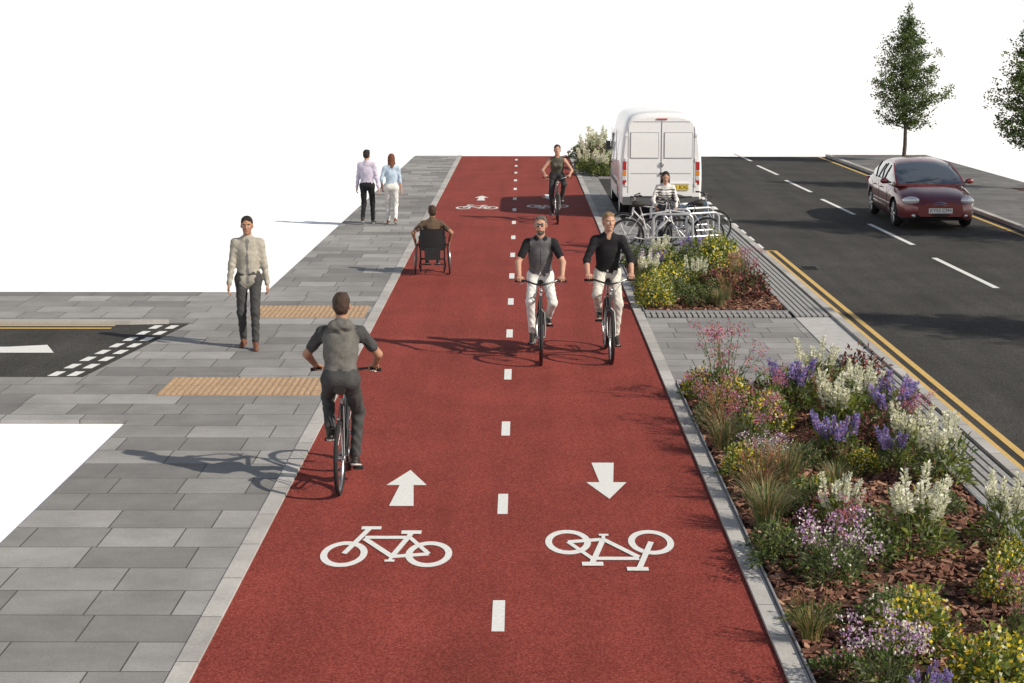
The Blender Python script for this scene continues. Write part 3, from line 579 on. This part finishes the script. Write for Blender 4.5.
# ------------------------------------------------------------------ bicycle
mat('rubber',(.02,.02,.02),.8,.2,30); mat('rim',(.35,.35,.36),.35,metal=.8); mat('steel',(.45,.45,.46),.3,metal=.9); mat('bk_black',(.02,.02,.022),.3,coat=.5); mat('bk_silver',(.5,.51,.52),.35,metal=.5); mat('bk_white',(.6,.6,.6),.35,coat=.5); mat('saddle',(.025,.022,.02),.6); mat('lamp_red',(.5,.02,.015),.3); mat('bk_blue',(.08,.13,.2),.35,coat=.5)
WR=.345; BB=V(0,0,.285)
def bicycle(loc,rz,fm='bk_black',crank=-1.2,rim='rim',light=True,guard=True):
    b=MB(); rh=V(0,-.43,WR); fh=V(0,.61,WR); sc=V(0,-.145,.80); hb=V(0,.435,.70); ht=V(0,.40,.86)
    for c in(rh,fh):
        b.torus(c,(1,0,0),WR-.019,.019,'rubber',44,8,.020); b.torus(c,(1,0,0),WR-.046,.011,rim,44,6,.012)
        b.tube(c-V(.045,0,0),c+V(.045,0,0),.020,'steel',n=10)
        for i in range(28):
            a=i/28*2*math.pi; o=.03 if i%2 else -.03; p=V(0,math.cos(a),math.sin(a)); q=V(0,math.cos(a+.5*(1 if i%4<2 else -1)),math.sin(a+.5*(1 if i%4<2 else -1)))
            b.tube(c+V(o,0,0)+q*.02,c+p*(WR-.05),.0014,'steel',n=3,cap=False)
        if guard: b.torus(c,(1,0,0),WR+.018,.003,fm,22,6,.024,a0=(2.2 if c is rh else 1.0),a1=(2.2+2.6 if c is rh else 1.0+1.9))
    b.tube(BB,sc,.017,fm); b.tube(BB,hb-V(0,.01,-.02),.021,fm); b.tube(sc-V(0,-.005,.04),ht-V(0,0,.02),.017,fm); b.tube(hb,ht,.020,fm)
    for s in(-1,1):
        b.tube(V(s*.045,-.43,WR),BB+V(s*.03,-.03,0),.010,fm); b.tube(V(s*.045,-.43,WR),sc+V(s*.015,0,-.03),.008,fm)
        b.path([fh+V(s*.052,0,0),fh+V(s*.055,-.07,.14),hb+V(s*.045,.01,-.06),hb+V(s*.0,.0,-.01)],[.011,.013,.015,.016],fm)
    b.tube(BB-V(.04,0,0),BB+V(.04,0,0),.024,'steel'); b.tube(sc,V(0,-.19,.95),.0135,'steel')
    b.path([V(0,-.33,.965),V(0,-.27,.975),V(0,-.18,.972),V(0,-.08,.965),V(0,-.02,.955)],[.05,.075,.05,.026,.016],'saddle',10)
    b.tube(ht,V(0,.385,.97),.014,'steel'); b.tube(V(0,.385,.96),V(0,.42,1.0),.014,'steel')
    b.path([V(-.30,.285,1.04),V(-.20,.31,1.045),V(-.10,.40,1.02),V(0,.42,1.0),V(.10,.40,1.02),V(.20,.31,1.045),V(.30,.285,1.04)],.012,'bk_black')
    for s in(-1,1):
        b.tube(V(s*.215,.305,1.045),V(s*.335,.272,1.036),.017,'rubber'); b.tube(V(s*.19,.33,1.03),V(s*.28,.365,1.0),.005,'steel',n=5)
        b.path([V(s*.17,.34,1.03),V(s*.10,.48,.98),V(s*.02,.47,.86)],.003,'rubber',5)
        a=crank+(0 if s>0 else math.pi); e=BB+V(0,math.cos(a)*.17,math.sin(a)*.17)
        b.tube(BB+V(s*.06,0,0),e+V(s*.075,0,0),.011,'steel'); b.box(e+V(s*.125,0,0),(.09,.075,.018),'rubber')
    b.torus(BB+V(.05,0,0),(1,0,0),.085,.004,'steel',28,5)
    for i in range(5):
        a=i*1.2566; b.tube(BB+V(.05,0,0),BB+V(.05,math.cos(a)*.085,math.sin(a)*.085),.006,'steel',n=4)
    b.torus(rh+V(.05,0,0),(1,0,0),.035,.006,'steel',16,5); b.tube(BB+V(.05,0,.086),rh+V(.05,0,.038),.004,'rubber',n=4); b.tube(BB+V(.05,0,-.086),rh+V(.05,0,-.038),.004,'rubber',n=4)
    if light: b.ell((0,-.19,.88),(.02,.015,.025),'lamp_red',8,6); b.ell((0,.46,.93),(.025,.02,.025),'rim',8,6)
    return b.build('bicycle',loc,rz,1,40)
def ride(name,x,y,z,rz,S,crank=-1.2,fm='bk_black',scale=1.,yaw=0,pitch=0,elbow=.6,lean=.0,h=.011,drop=0.):
    bicycle((x,y,z),rz,fm,crank)
    J={}; J['pel']=(0,-.22,1.055); J['chest']=(0,-.13+lean*.6,1.38-drop*.7); J['neck']=(0,-.07+lean,1.57-drop); J['head']=(0,-.02+lean*1.2,1.73-drop)
    J['shL']=(-.175,-.08+lean*.9,1.495-drop);J['shR']=(.175,-.08+lean*.9,1.495-drop)
    for s,sx in(('L',-1),('R',1)):
        a=crank+(0 if sx>0 else math.pi); e=BB+V(sx*.115,math.cos(a)*.17,math.sin(a)*.17)
        tilt=-.25 if math.sin(a)<0 else .05; toe=nrm(V(sx*.08,1,tilt)); an=e-toe*.10+V(0,0,.105)
        J['hip'+s]=(sx*.085,-.21,1.03); J['an'+s]=an; J['toe'+s]=toe; J['kn'+s]=ik(J['hip'+s],an,.45,.43,(sx*.18,1,.2))
        g=V(sx*.275,.29,1.042); w=g+V(sx*.005,-.072,.048); J['wr'+s]=w; J['el'+s]=ik(J['sh'+s],w,.29,.26,(sx*elbow,-.3,-.6))
        d=nrm(V(-sx*.05,1,-.22)); n=V(0,-.25,-1); J['hand'+s]=(d,n,side_for(d,n,(-sx,0,0))); J['pose'+s]='grip'
    J['yaw']=yaw;J['pitch']=pitch
    return figure(name,J,S,(x,y,z),rz,scale,h)
PI=math.pi
ride('cyclist',-1.66,15.57,ZT,0,dict(top='c_gilet',bot='c_dkgrey',sleeve='short',arm='c_dkgrey',hair='hair_brown',style='short',skin='skin_tan',sole='shoe_white',hem=-.03,
  extra=lambda pel,ch,nk,u,r,fw:[cap(nk-fw*.08-u*.03-r*.055,nk-fw*.08-u*.03+r*.055,.055,.055,'c_gilet',.012,None,.005),cap(nk-fw*.085-u*.09,nk-fw*.075-u*.02,.03,.055,'c_gilet',.015,None,.004),cap(nk-r*.06+fw*.01,nk+r*.06+fw*.01,.04,.04,'c_gilet',.015,None,.003)]),crank=-1.15,elbow=.95,yaw=0,h=.009,drop=.035)
def vest(pel,ch,nk,u,r,fw): return [cap(nk+fw*.10,pel+fw*.13,.008,.008,'c_char',0,None,0,True),cap(nk-r*.05+fw*.03,nk+r*.05+fw*.03,.03,.03,'c_black',.02)]
ride('cyclist',.26,22.2,ZT,PI,dict(top='c_grey',arm='c_black',bot='c_white',sleeve='short',hair='hair_grey',style='short',glasses=True,beard='hair_grey',shoe='shoe_dark',extra=vest,legr=.95),crank=-.6,elbow=.6,yaw=-.12,pitch=.05)
ride('cyclist',1.16,22.3,ZT,PI+.02,dict(top='c_black',bot='c_cream',sleeve='rolled',hair='hair_blond',style='short',shoe='shoe_dark',legr=.95,
  extra=lambda pel,ch,nk,u,r,fw:[cap(nk-r*.045+fw*.03,nk+r*.045+fw*.03,.03,.03,'c_black',.02),cap(nk+fw*.10-u*.03,nk+fw*.06,.02,.03,'skin',0,None,0,True)]),crank=1.9,elbow=.5,yaw=.25,scale=1.02)
ride('cyclist',.84,39.4,ZT,PI,dict(top='c_olive',bot='c_char',sleeve='none',hair='hair_brown',style='tied',fem=True),crank=-1.9,elbow=.7,h=.013,drop=.09)
def jacket(pel,ch,nk,u,r,fw):
    return [cap(nk+fw*.10-u*.03,ch+fw*.15+u*.02,.034,.030,'c_shirt',0,None,0,True),cap(ch+fw*.15+u*.02,pel+fw*.14-u*.08,.030,.040,'c_shirt',0,None,0,True),
            cap(nk-r*.055+fw*.035,nk-r*.035+fw*.065-u*.04,.024,.020,'c_beige',.015),cap(nk+r*.055+fw*.035,nk+r*.035+fw*.065-u*.04,.024,.020,'c_beige',.015)]
figure('man',stand(.20,-.10,wL=(-.25,-.02,.86),wR=(.25,.10,.87),pitch=-.05),dict(top='c_beige',bot='c_dkgrey',sleeve='long',hair='hair_black',style='short',shoe='shoe_brown',sole='shoe_brown',hem=-.07,hemf=1.,extra=jacket,skin='skin_tan'),(-3.68,22.75,ZP),PI+.06,h=.010)
figure('man',stand(-.14,.18,wL=(-.26,.05,.88),wR=(.28,-.02,.86),yaw=-.25),dict(top='c_lilac',bot='c_black',sleeve='long',hair='hair_black',style='short'),(-3.48,38.5,ZP),-.1,.95,.012)
figure('woman',stand(.16,-.16,wL=(-.24,.10,.92),wR=(.25,.02,.86),yaw=.3),dict(top='c_blue',bot='c_white',sleeve='rolled',hair='hair_auburn',style='long',fem=True,shoe='shoe_brown'),(-2.93,38.5,ZP),.05,.90,.012)
def stripes(pel,ch,nk,u,r,fw): return [cap(pel+u*(.0+.06*i)-r*.2,pel+u*(.0+.06*i)+r*.2,.013,.013,'c_black',0,(fw,12.),0,True) for i in range(8)]
figure('woman',stand(.05,-.05,wL=(-.22,.36,1.0),wR=(.24,.34,1.02),pitch=-.35,lean=.09),dict(top='c_white',bot='c_navy',sleeve='long',hair='hair_black',style='long',fem=True,extra=stripes),(2.86,33.75,ZP),PI,.88,.011)

# ------------------------------------------------------------------ wheelchair
mat('chair_black',(.02,.02,.022),.6,.2,30)
def wheelchair(loc,rz):
    b=MB(); r=.30
    for s in(-1,1):
        c=V(s*.31,0,r); ax=nrm(V(1,0,s*.07))
        b.torus(c,ax,r-.015,.015,'rubber',40,8); b.torus(c,ax,r-.035,.009,'rim',40,6); b.torus(c+V(s*.03,0,0),ax,r-.05,.008,'steel',40,6); b.tube(c-V(.03,0,0),c+V(.03,0,0),.025,'steel')
        for i in range(20):
            a=i/20*6.283; b.tube(c,c+V(-s*.07*math.sin(a)*.3,math.cos(a)*(r-.04),math.sin(a)*(r-.04)),.0016,'steel',n=3)
        x=s*.23
        b.path([(x,-.10,.95),(x,-.20,.95),(x,-.22,.93)],.014,'rubber'); b.path([(x,-.20,.95),(x,-.17,.75),(x,-.14,.48),(x,-.08,.30)],.012,'chair_black')
        b.path([(x,-.14,.48),(x,.28,.50),(x,.36,.42),(x,.44,.14)],.012,'chair_black'); b.path([(x,-.08,.30),(x,.26,.28),(x,.28,.50)],.011,'chair_black')
        b.path([(x+s*.01,-.15,.62),(x+s*.01,-.12,.70),(x+s*.01,.15,.70),(x+s*.01,.2,.62),(x+s*.01,.2,.50)],.012,'chair_black'); b.box((x+s*.01,.03,.715),(.05,.26,.03),'chair_black'); b.box((x+s*.025,.03,.60),(.012,.32,.16),'chair_black')
        b.torus((x,.32,.075),(1,0,0),.06,.014,'rubber',20,6,.016); b.tube((x-.02,.32,.075),(x+.02,.32,.075),.03,'steel'); b.path([(x+s*.025,.32,.075),(x+s*.025,.29,.17),(x,.28,.28)],.009,'chair_black')
        b.box((s*.11,.50,.135),(.17,.16,.015),'chair_black'); b.tube((x,.44,.14),(s*.06,.46,.13),.009,'chair_black')
    b.box((0,.06,.505),(.44,.44,.05),'chair_black')
    v=[];n=9
    for i in range(n):
        t=i/(n-1)*2-1
        for z,y in((.50,-.145),(.65,-.165),(.80,-.178),(.90,-.19)): v.append((t*.225,y-.03*(1-t*t),z))
    b.add(v,[(i*4+j,(i+1)*4+j,(i+1)*4+j+1,i*4+j+1) for i in range(n-1) for j in range(3)],'chair_black')
    b.tube((-.23,-.08,.30),(.23,.24,.28),.009,'chair_black'); b.tube((.23,-.08,.30),(-.23,.24,.28),.009,'chair_black'); b.box((0,-.22,.42),(.30,.08,.22),'chair_black')
    return b.build('wheelchair',loc,rz,.93,40)
wheelchair((-1.58,30.2,ZT),.05)
J={}; J['pel']=(0,-.04,.60);J['chest']=(0,-.04,.90);J['neck']=(0,0,1.08);J['head']=(0,.05,1.23);J['shL']=(-.172,-.02,1.01);J['shR']=(.172,-.02,1.01)
for s,sx in(('L',-1),('R',1)):
    J['hip'+s]=(sx*.09,-.02,.60);J['an'+s]=V(sx*.11,.49,.235);J['kn'+s]=ik(J['hip'+s],J['an'+s],.43,.40,(0,.6,1));J['toe'+s]=(0,1,0)
    w=V(sx*.335,.05,.645);J['wr'+s]=w;J['el'+s]=ik(J['sh'+s],w,.28,.25,(sx*1.,-1,.0)); d=nrm(V(0,.5,-.9)); n=(-sx,0,0) ; J['hand'+s]=(d,n,side_for(d,n,(0,1,.3)));J['pose'+s]='push'
J['yaw']=.15
figure('wheelchair_user',J,dict(top='c_brown',bot='c_char',sleeve='short',hair='hair_brown',style='short',skin='skin_tan'),(-1.58,30.2,ZT),.05,.91,.011)

# ------------------------------------------------------------------ bike stands + parked bikes
def stand_u(x,y,rz):
    b=MB(); R=.12; pts=[(-.38,0,0)]+[(-.38,0,.62)]+[(-.38+R-R*math.cos(a),0,.68+R*math.sin(a)) for a in np.linspace(.2,PI/2,5)]+[(.38-R+R*math.sin(a),0,.68+R*math.cos(a)) for a in np.linspace(0,PI/2-.2,5)]+[(.38,0,.62),(.38,0,0)]
    b.path(pts,.025,'bk_silver',10); b.tube((-.38,0,.35),(.38,0,.35),.016,'bk_silver')
    for s in(-1,1): b.tube((s*.38,0,0),(s*.38,0,.012),.07,'bk_silver',n=14)
    b.build('bicycle_stand',(x,y,ZP),rz,1,40)
for i in range(3): stand_u(2.95+.05*i,32.85+i*1.0,0.0)
for i in range(3): stand_u(3.55,33.1+i*1.0,0.5)
bicycle((2.50,33.1,ZP),-PI/2,'bk_white',.4,light=False); bicycle((3.25,33.35,ZP),PI/2+.1,'bk_silver',1.4,light=False); bicycle((2.7,34.4,ZP),PI/2,'bk_silver',2.4,light=False); bicycle((3.40,34.8,ZP),-PI/2+.15,'bk_blue',0.2,light=False)

# ------------------------------------------------------------------ vehicles
mat('van_white',(.76,.76,.755),.3,.02,3,coat=.6,spec=.5); mat('seam',(.28,.28,.29),.7); mat('seam_dark',(.06,.06,.06),.7); mat('glass_dark',(.07,.08,.09),.05,spec=.9,coat=1.); mat('trim_black',(.025,.025,.027),.6); mat('plate_yellow',(.65,.47,.05),.5); mat('plate_white',(.7,.7,.68),.5); mat('lens_red',(.40,.015,.012),.2,spec=.6,coat=.5); mat('lens_amber',(.6,.22,.03),.25,coat=.5); mat('lens_clear',(.66,.68,.70),.12,metal=.2,spec=.8,coat=1.); mat('car_red',(.175,.03,.03),.3,.04,3,metal=.25,coat=1.,spec=.5); mat('chrome',(.6,.6,.6),.15,metal=1.); mat('tyre',(.018,.018,.018),.85); mat('alloy',(.45,.45,.46),.3,metal=.8); mat('inner_dark',(.008,.008,.008),.9); mat('van_grey',(.10,.10,.105),.6)
def loft(b,ys,secs,matf):
    n=len(secs[0]); v=[];F=[];M=[]
    for y,s in zip(ys,secs): v+=[(p[0],y,p[1]) for p in s]
    for i in range(len(ys)-1):
        for j in range(n-1): F.append((i*n+j,(i+1)*n+j,(i+1)*n+j+1,i*n+j+1)); M.append(b.mi(matf(i,j)))
        F.append((i*n+n-1,(i+1)*n+n-1,(i+1)*n,i*n)); M.append(b.mi(matf(i,0)))
    F.append(tuple(range(n))[::-1]); M.append(b.mi(matf(0,1))); F.append(tuple(range((len(ys)-1)*n,len(ys)*n))); M.append(b.mi(matf(len(ys)-2,1)))
    b.add(v,F,M)
def wheel(b,c,r,w,s):
    c=V(*c); b.torus(c,(1,0,0),r-.055,.055,'tyre',36,10,w/2); b.tube(c-V(w*.35,0,0),c+V(w*.35,0,0),r-.07,'inner_dark',n=24)
    o=c+V(s*w*.42,0,0); b.torus(o,(1,0,0),r-.085,.012,'alloy',30,6); b.tube(o-V(s*.03,0,0),o+V(s*.01,0,0),.05,'alloy',n=14)
    for i in range(7):
        a=i/7*6.283; d=V(0,math.cos(a),math.sin(a)); b.tube(o+d*.03,o+d*(r-.09),.020,'alloy',.014,n=6)
def arches(obj,cs,r,w):
    for c in cs:
        q=MB(); q.tube(V(*c)-V(w/2,0,0),V(*c)+V(w/2,0,0),r,'inner_dark',n=32); o=q.build('cut',obj.location,0,1,0)
        o.scale=obj.scale; o.rotation_euler=obj.rotation_euler; bpy.context.view_layer.update()
        m=obj.modifiers.new('b','BOOLEAN'); m.operation='DIFFERENCE'; m.object=o; m.solver='EXACT'
        dg=bpy.context.evaluated_depsgraph_get(); me=bpy.data.meshes.new_from_object(obj.evaluated_get(dg),depsgraph=dg); obj.modifiers.clear(); obj.data=me; bpy.data.objects.remove(o)
def plate_text(parent,txt,loc,rot,size):
    c=bpy.data.curves.new('plate_text','FONT'); c.body=txt; c.size=size; c.align_x='CENTER'; c.align_y='CENTER'; c.extrude=.001
    c.materials.append(MATS['trim_black']); o=bpy.data.objects.new('plate_text',c); scene.collection.objects.link(o); o.parent=parent; o.location=loc; o.rotation_euler=rot
def van(loc,rz,sc=1.):
    base=[(.93,.36),(.985,.42),(.995,.62),(1.0,1.0),(.99,1.3),(.965,1.7),(.925,2.05),(.87,2.3),(.81,2.43),(.72,2.51),(.58,2.56),(.35,2.59),(0,2.60)]
    base=base+[(-x,z) for x,z in base[-2::-1]]
    st=[(0,.935,2.47),(.015,.96,2.52),(.05,.985,2.57),(.12,1,2.60),(.8,1,2.62),(2.2,1,2.62),(3.6,1,2.61),(4.0,1,2.58),(4.3,.995,2.46),(4.6,.985,2.2),(4.9,.97,1.85),(5.15,.96,1.50),(5.3,.95,1.32),(5.6,.92,1.18),(5.8,.86,1.05),(5.9,.78,.85)]
    ys=[s[0] for s in st]; secs=[]
    for y,w,t in st: secs.append([(x*w,.36+(z-.36)*(t-.36)/(2.60-.36)) for x,z in base])
    b=MB(); n=len(base)
    loft(b,ys,secs,lambda i,j:'glass_dark' if 8<=i<=11 and 7<=j<=n-9 else 'van_white'); o=b.build('van',loc,rz,sc,32)
    arches(o,[(.9,1.05,.36),(-.9,1.05,.36),(.9,4.75,.36),(-.9,4.75,.36)],.42,.5)
    b=MB()
    for x,s in((.84,1),(-.84,-1)):
        for y in(1.05,4.75): wheel(b,(x,y,.345),.345,.24,s)
    b.box((0,2.9,.42),(1.6,5.3,.12),'inner_dark'); b.build('wheels',parent=o,smooth=40)
    b=MB(); yb=-.002
    b.box((0,yb,1.50),(.012,.012,1.80),'seam_dark')
    for s in(-1,1):
        b.box((s*.80,yb,1.45),(.010,.012,1.6),'seam')
        b.box((s*.41,yb-.006,1.80),(.66,.016,.60),'van_white'); b.box((s*.41,yb-.001,1.80),(.69,.016,.63),'seam')
        b.box((s*.41,yb,1.12),(.64,.010,.010),'seam')
        for z in(.85,1.45,2.05): b.box((s*.845,-.008,z),(.06,.03,.08),'van_white')
        for z,m,hh in((1.30,'lens_red',.20),(1.12,'lens_amber',.12),(1.0,'lens_clear',.08),(.90,'lens_red',.10)): b.box((s*.890,.012,z),(.09,.05,hh),m)
    b.box((0,yb,2.37),(1.38,.014,.010),'seam'); b.box((0,-.002,2.43),(.26,.03,.035),'lens_red')
    b.box((0,-.045,.46),(1.86,.14,.19),'van_grey'); b.box((0,-.10,.565),(1.5,.05,.02),'trim_black')
    b.box((.05,-.02,1.12),(.16,.04,.05),'trim_black')
    b.box((.40,-.014,.78),(.54,.02,.13),'plate_yellow'); b.box((.40,-.008,.88),(.6,.03,.03),'van_white')
    b.torus((0,-.016,1.33),(0,1,0),.055,.008,'chrome',20,6)
    for a in(90,210,330): a=math.radians(a); b.tube((0,-.016,1.33),(math.cos(a)*.052,-.016,1.33+math.sin(a)*.052),.006,'chrome',n=5)
    for s in(-1,1):
        b.box((s*1.0,2.9,.78),(.02,3.0,.09),'van_grey')
        for y in(1.75,3.0,3.95): b.box((s*.992,y,1.35),(.012,.012,1.4),'seam')
        b.box((s*.955,4.35,1.68),(.05,.75,.44),'glass_dark'); b.box((s*1.05,4.75,1.52),(.12,.10,.24),'van_grey'); b.tube((s*.97,4.78,1.45),(s*1.03,4.76,1.45),.03,'trim_black'); b.box((s*1.0,3.7,1.15),(.03,.16,.04),'trim_black')
    b.build('fittings',parent=o,smooth=0)
    plate_text(o,'BT61 KXL',(.40,-.026,.78),(PI/2,0,0),.13)
    return o
van((3.29,40.0,ZR+.002),.0,.965)

def car(loc,rz):
    st=np.array([(2.36,.40,.36,.55),(2.33,.58,.27,.61),(2.25,.70,.22,.66),(2.10,.785,.20,.715),(1.85,.845,.19,.785),(1.55,.872,.19,.845),(1.15,.885,.19,.91),(.6,.885,.19,.95),(-.3,.885,.19,.965),(-1.1,.882,.19,.98),(-1.7,.865,.20,.985),(-2.1,.82,.24,.96),(-2.28,.74,.30,.90),(-2.36,.62,.38,.78)])
    ys=np.linspace(2.36,-2.36,64); g=lambda c:np.interp(-ys,-st[:,0],st[:,c])
    ker=np.array([.25,.5,.25]); sm=lambda a:np.convolve(np.pad(a,1,'edge'),ker,'valid')
    W,ZB_,ZH=[sm(sm(g(c))) for c in(1,2,3)]
    secs=[]
    for w,zb,zh in zip(W,ZB_,ZH):
        H=zh-zb; half=[(w*.88,zb),(w*.965,zb+H*.12),(w*.992,zb+H*.3),(w*1.,zb+H*.5),(w*.990,zb+H*.68),(w*.965,zb+H*.80),(w*.92,zb+H*.89),(w*.84,zb+H*.95),(w*.68,zh-.008),(w*.60,zh+.016),(w*.3,zh+.026),(0,zh+.032)]
        secs.append(half+[(-x,z) for x,z in half[-2::-1]])
    b=MB(); loft(b,ys,secs,lambda i,j:'trim_black' if j in(0,) else 'car_red'); o=b.build('car',loc,rz,1,30)
    arches(o,[(.8,1.42,.32),(-.8,1.42,.32),(.8,-1.33,.32),(-.8,-1.33,.32)],.365,.46)
    b=MB(); cs=np.array([(1.30,.93,.60,.74),(.95,1.09,.64,.79),(.55,1.25,.63,.805),(.20,1.355,.60,.805),(-.15,1.405,.575,.80),(-.6,1.415,.565,.80),(-1.05,1.365,.56,.79),(-1.5,1.24,.56,.76),(-1.85,1.09,.57,.72),(-2.10,.98,.56,.66)])
    yy=np.linspace(1.30,-2.10,48); c=lambda k:np.interp(-yy,-cs[:,0],cs[:,k]); zt,wt,wb=sm(sm(c(1))),sm(sm(c(2))),sm(c(3)); secs=[]
    for a,t,w in zip(zt,wt,wb):
        zb=.90; f=max(0.02,(a-zb)/.515); ww=w-(w-t)*f
        half=[(w,zb),(w-(w-t)*f*.45+.014,zb+(a-zb)*.48),(ww+.022,zb+(a-zb)*.84),(ww-.02,a-.022*f),(ww*.8,a+.010*f),(ww*.45,a+.035*f),(0,a+.045*f)]
        secs.append(half+[(-x,z) for x,z in half[-2::-1]])
    def gm(i,j):
        y=(yy[i]+yy[i+1])/2
        if j in(0,1,10,11): return 'glass_dark' if (-1.62<y<.95) else 'car_red'
        if j in(2,9): return 'car_red'
        return 'glass_dark' if (y>.24 or y<-1.15) else 'car_red'
    loft(b,yy,secs,gm); b.build('greenhouse',parent=o,smooth=35)
    b=MB()
    for s in(-1,1):
        b.path([(s*.765,1.22,.93),(s*.745,.95,1.068),(s*.695,.55,1.23),(s*.635,.20,1.342)],.021,'car_red',6)
        for y in(-.25,-1.0): b.path([(s*.808,y,.94),(s*.755,y-.02,1.16),(s*.66,y-.03,1.31)],.02,'trim_black',6)
        b.path([(s*.80,.95,.945),(s*.82,0,.958),(s*.80,-1.5,.975)],.010,'chrome',5)
        for y in(.72,-.28,-1.08): b.box((s*.884,y,.60),(.006,.008,.52),'seam_dark')
        b.box((s*.885,.1,.48),(.02,2.0,.05),'car_red')
        for y in(-.02,-.82): b.box((s*.882,y,.79),(.03,.15,.025),'car_red')
        b.ell((s*.97,.86,.985),(.10,.06,.065),'car_red',12,8); b.tube((s*.82,.88,.95),(s*.93,.87,.96),.02,'trim_black'); b.ell((s*.97,.815,.985),(.08,.03,.05),'glass_dark',12,8)
        R=np.array(Matrix.Rotation(-s*.68,3,'Z')@Matrix.Rotation(s*.10,3,'Y')@Matrix.Rotation(.45,3,'X'))
        b.ell((s*.625,2.165,.65),(.21,.095,.09),'lens_clear',18,10,R); b.ell((s*.56,2.255,.645),(.035,.025,.035),'trim_black',12,8,R); b.ell((s*.69,2.17,.655),(.04,.045,.04),'chrome',12,8,R)
        b.ell((s*.55,2.285,.33),(.07,.03,.035),'lens_clear',12,8)
        b.box((s*.70,-2.20,.80),(.20,.16,.14),'lens_red')
    b.ell((0,2.29,.565),(.30,.06,.055),'trim_black',20,10); b.path([(-.30,2.32,.585),(-.12,2.355,.60),(0,2.365,.635),(.12,2.355,.60),(.30,2.32,.585)],.011,'chrome',6); b.path([(-.26,2.335,.55),(-.1,2.365,.56),(0,2.375,.595),(.1,2.365,.56),(.26,2.335,.55)],.009,'chrome',6)
    b.ell((0,2.30,.345),(.46,.07,.06),'trim_black',20,8); b.box((0,2.375,.445),(.52,.02,.11),'plate_white'); b.ell((0,2.2,.25),(.62,.16,.03),'trim_black',20,6)
    b.box((0,-2.36,.70),(.52,.02,.11),'plate_yellow'); b.box((0,-2.33,.42),(1.1,.05,.12),'trim_black')
    b.path([(.55,1.24,.968),(.2,1.20,.995),(-.25,1.06,1.07)],.007,'trim_black',4)
    b.build('trim',parent=o,smooth=40)
    b=MB()
    for x,s in((.765,1),(-.765,-1)):
        for y in(1.42,-1.33): wheel(b,(x,y,.315),.315,.20,s)
    b.box((0,0,.26),(1.35,3.8,.1),'inner_dark'); b.build('wheels',parent=o,smooth=40)
    plate_text(o,'KY55 CFM',(0,2.388,.445),(PI/2,0,PI),.105)
    return o
car((9.32,39.9,ZR+.002),PI-.02)

# ------------------------------------------------------------------ light, sky, camera
sd=nrm(V(.87,-.45,.673)); el=math.asin(sd[2]); az=math.atan2(sd[0],sd[1])
L=bpy.data.lights.new('sun','SUN'); L.energy=5.0; L.angle=math.radians(.6); L.color=(1,.92,.80)
o=bpy.data.objects.new('sun',L); scene.collection.objects.link(o); o.rotation_euler=Vector(-sd).to_track_quat('-Z','Y').to_euler(); o.location=(20,-10,20)
w=bpy.data.worlds.new('World'); scene.world=w; w.use_nodes=True; nt=w.node_tree; N=nt.nodes; K=nt.links
bg=N['Background']; sky=N.new('ShaderNodeTexSky'); sky.sky_type='NISHITA'; sky.sun_disc=False; sky.sun_elevation=el; sky.sun_rotation=az; bg.inputs['Strength'].default_value=.08
K.new(sky.outputs[0],bg.inputs['Color'])
bw=N.new('ShaderNodeBackground'); bw.inputs['Color'].default_value=(1,.995,.98,1); bw.inputs['Strength'].default_value=1.08
tc=N.new('ShaderNodeTexCoord'); sx=N.new('ShaderNodeSeparateXYZ'); K.new(tc.outputs['Generated'],sx.inputs[0])
mr=N.new('ShaderNodeMapRange'); mr.inputs['From Min'].default_value=.16; mr.inputs['From Max'].default_value=.6; K.new(sx.outputs['Z'],mr.inputs['Value'])
mx=N.new('ShaderNodeMixShader'); K.new(mr.outputs[0],mx.inputs['Fac']); K.new(bw.outputs[0],mx.inputs[1]); K.new(bg.outputs[0],mx.inputs[2]); K.new(mx.outputs[0],N['World Output'].inputs['Surface'])
cd=bpy.data.cameras.new('camera'); cam=bpy.data.objects.new('camera',cd); scene.collection.objects.link(cam)
cd.sensor_width=36; cd.lens=1700/1024*36; cd.clip_end=6000; cam.location=(0,0,4.13)
cam.rotation_euler=(math.radians(90)-math.atan(299.5/1700),0,9/1726)
scene.camera=cam
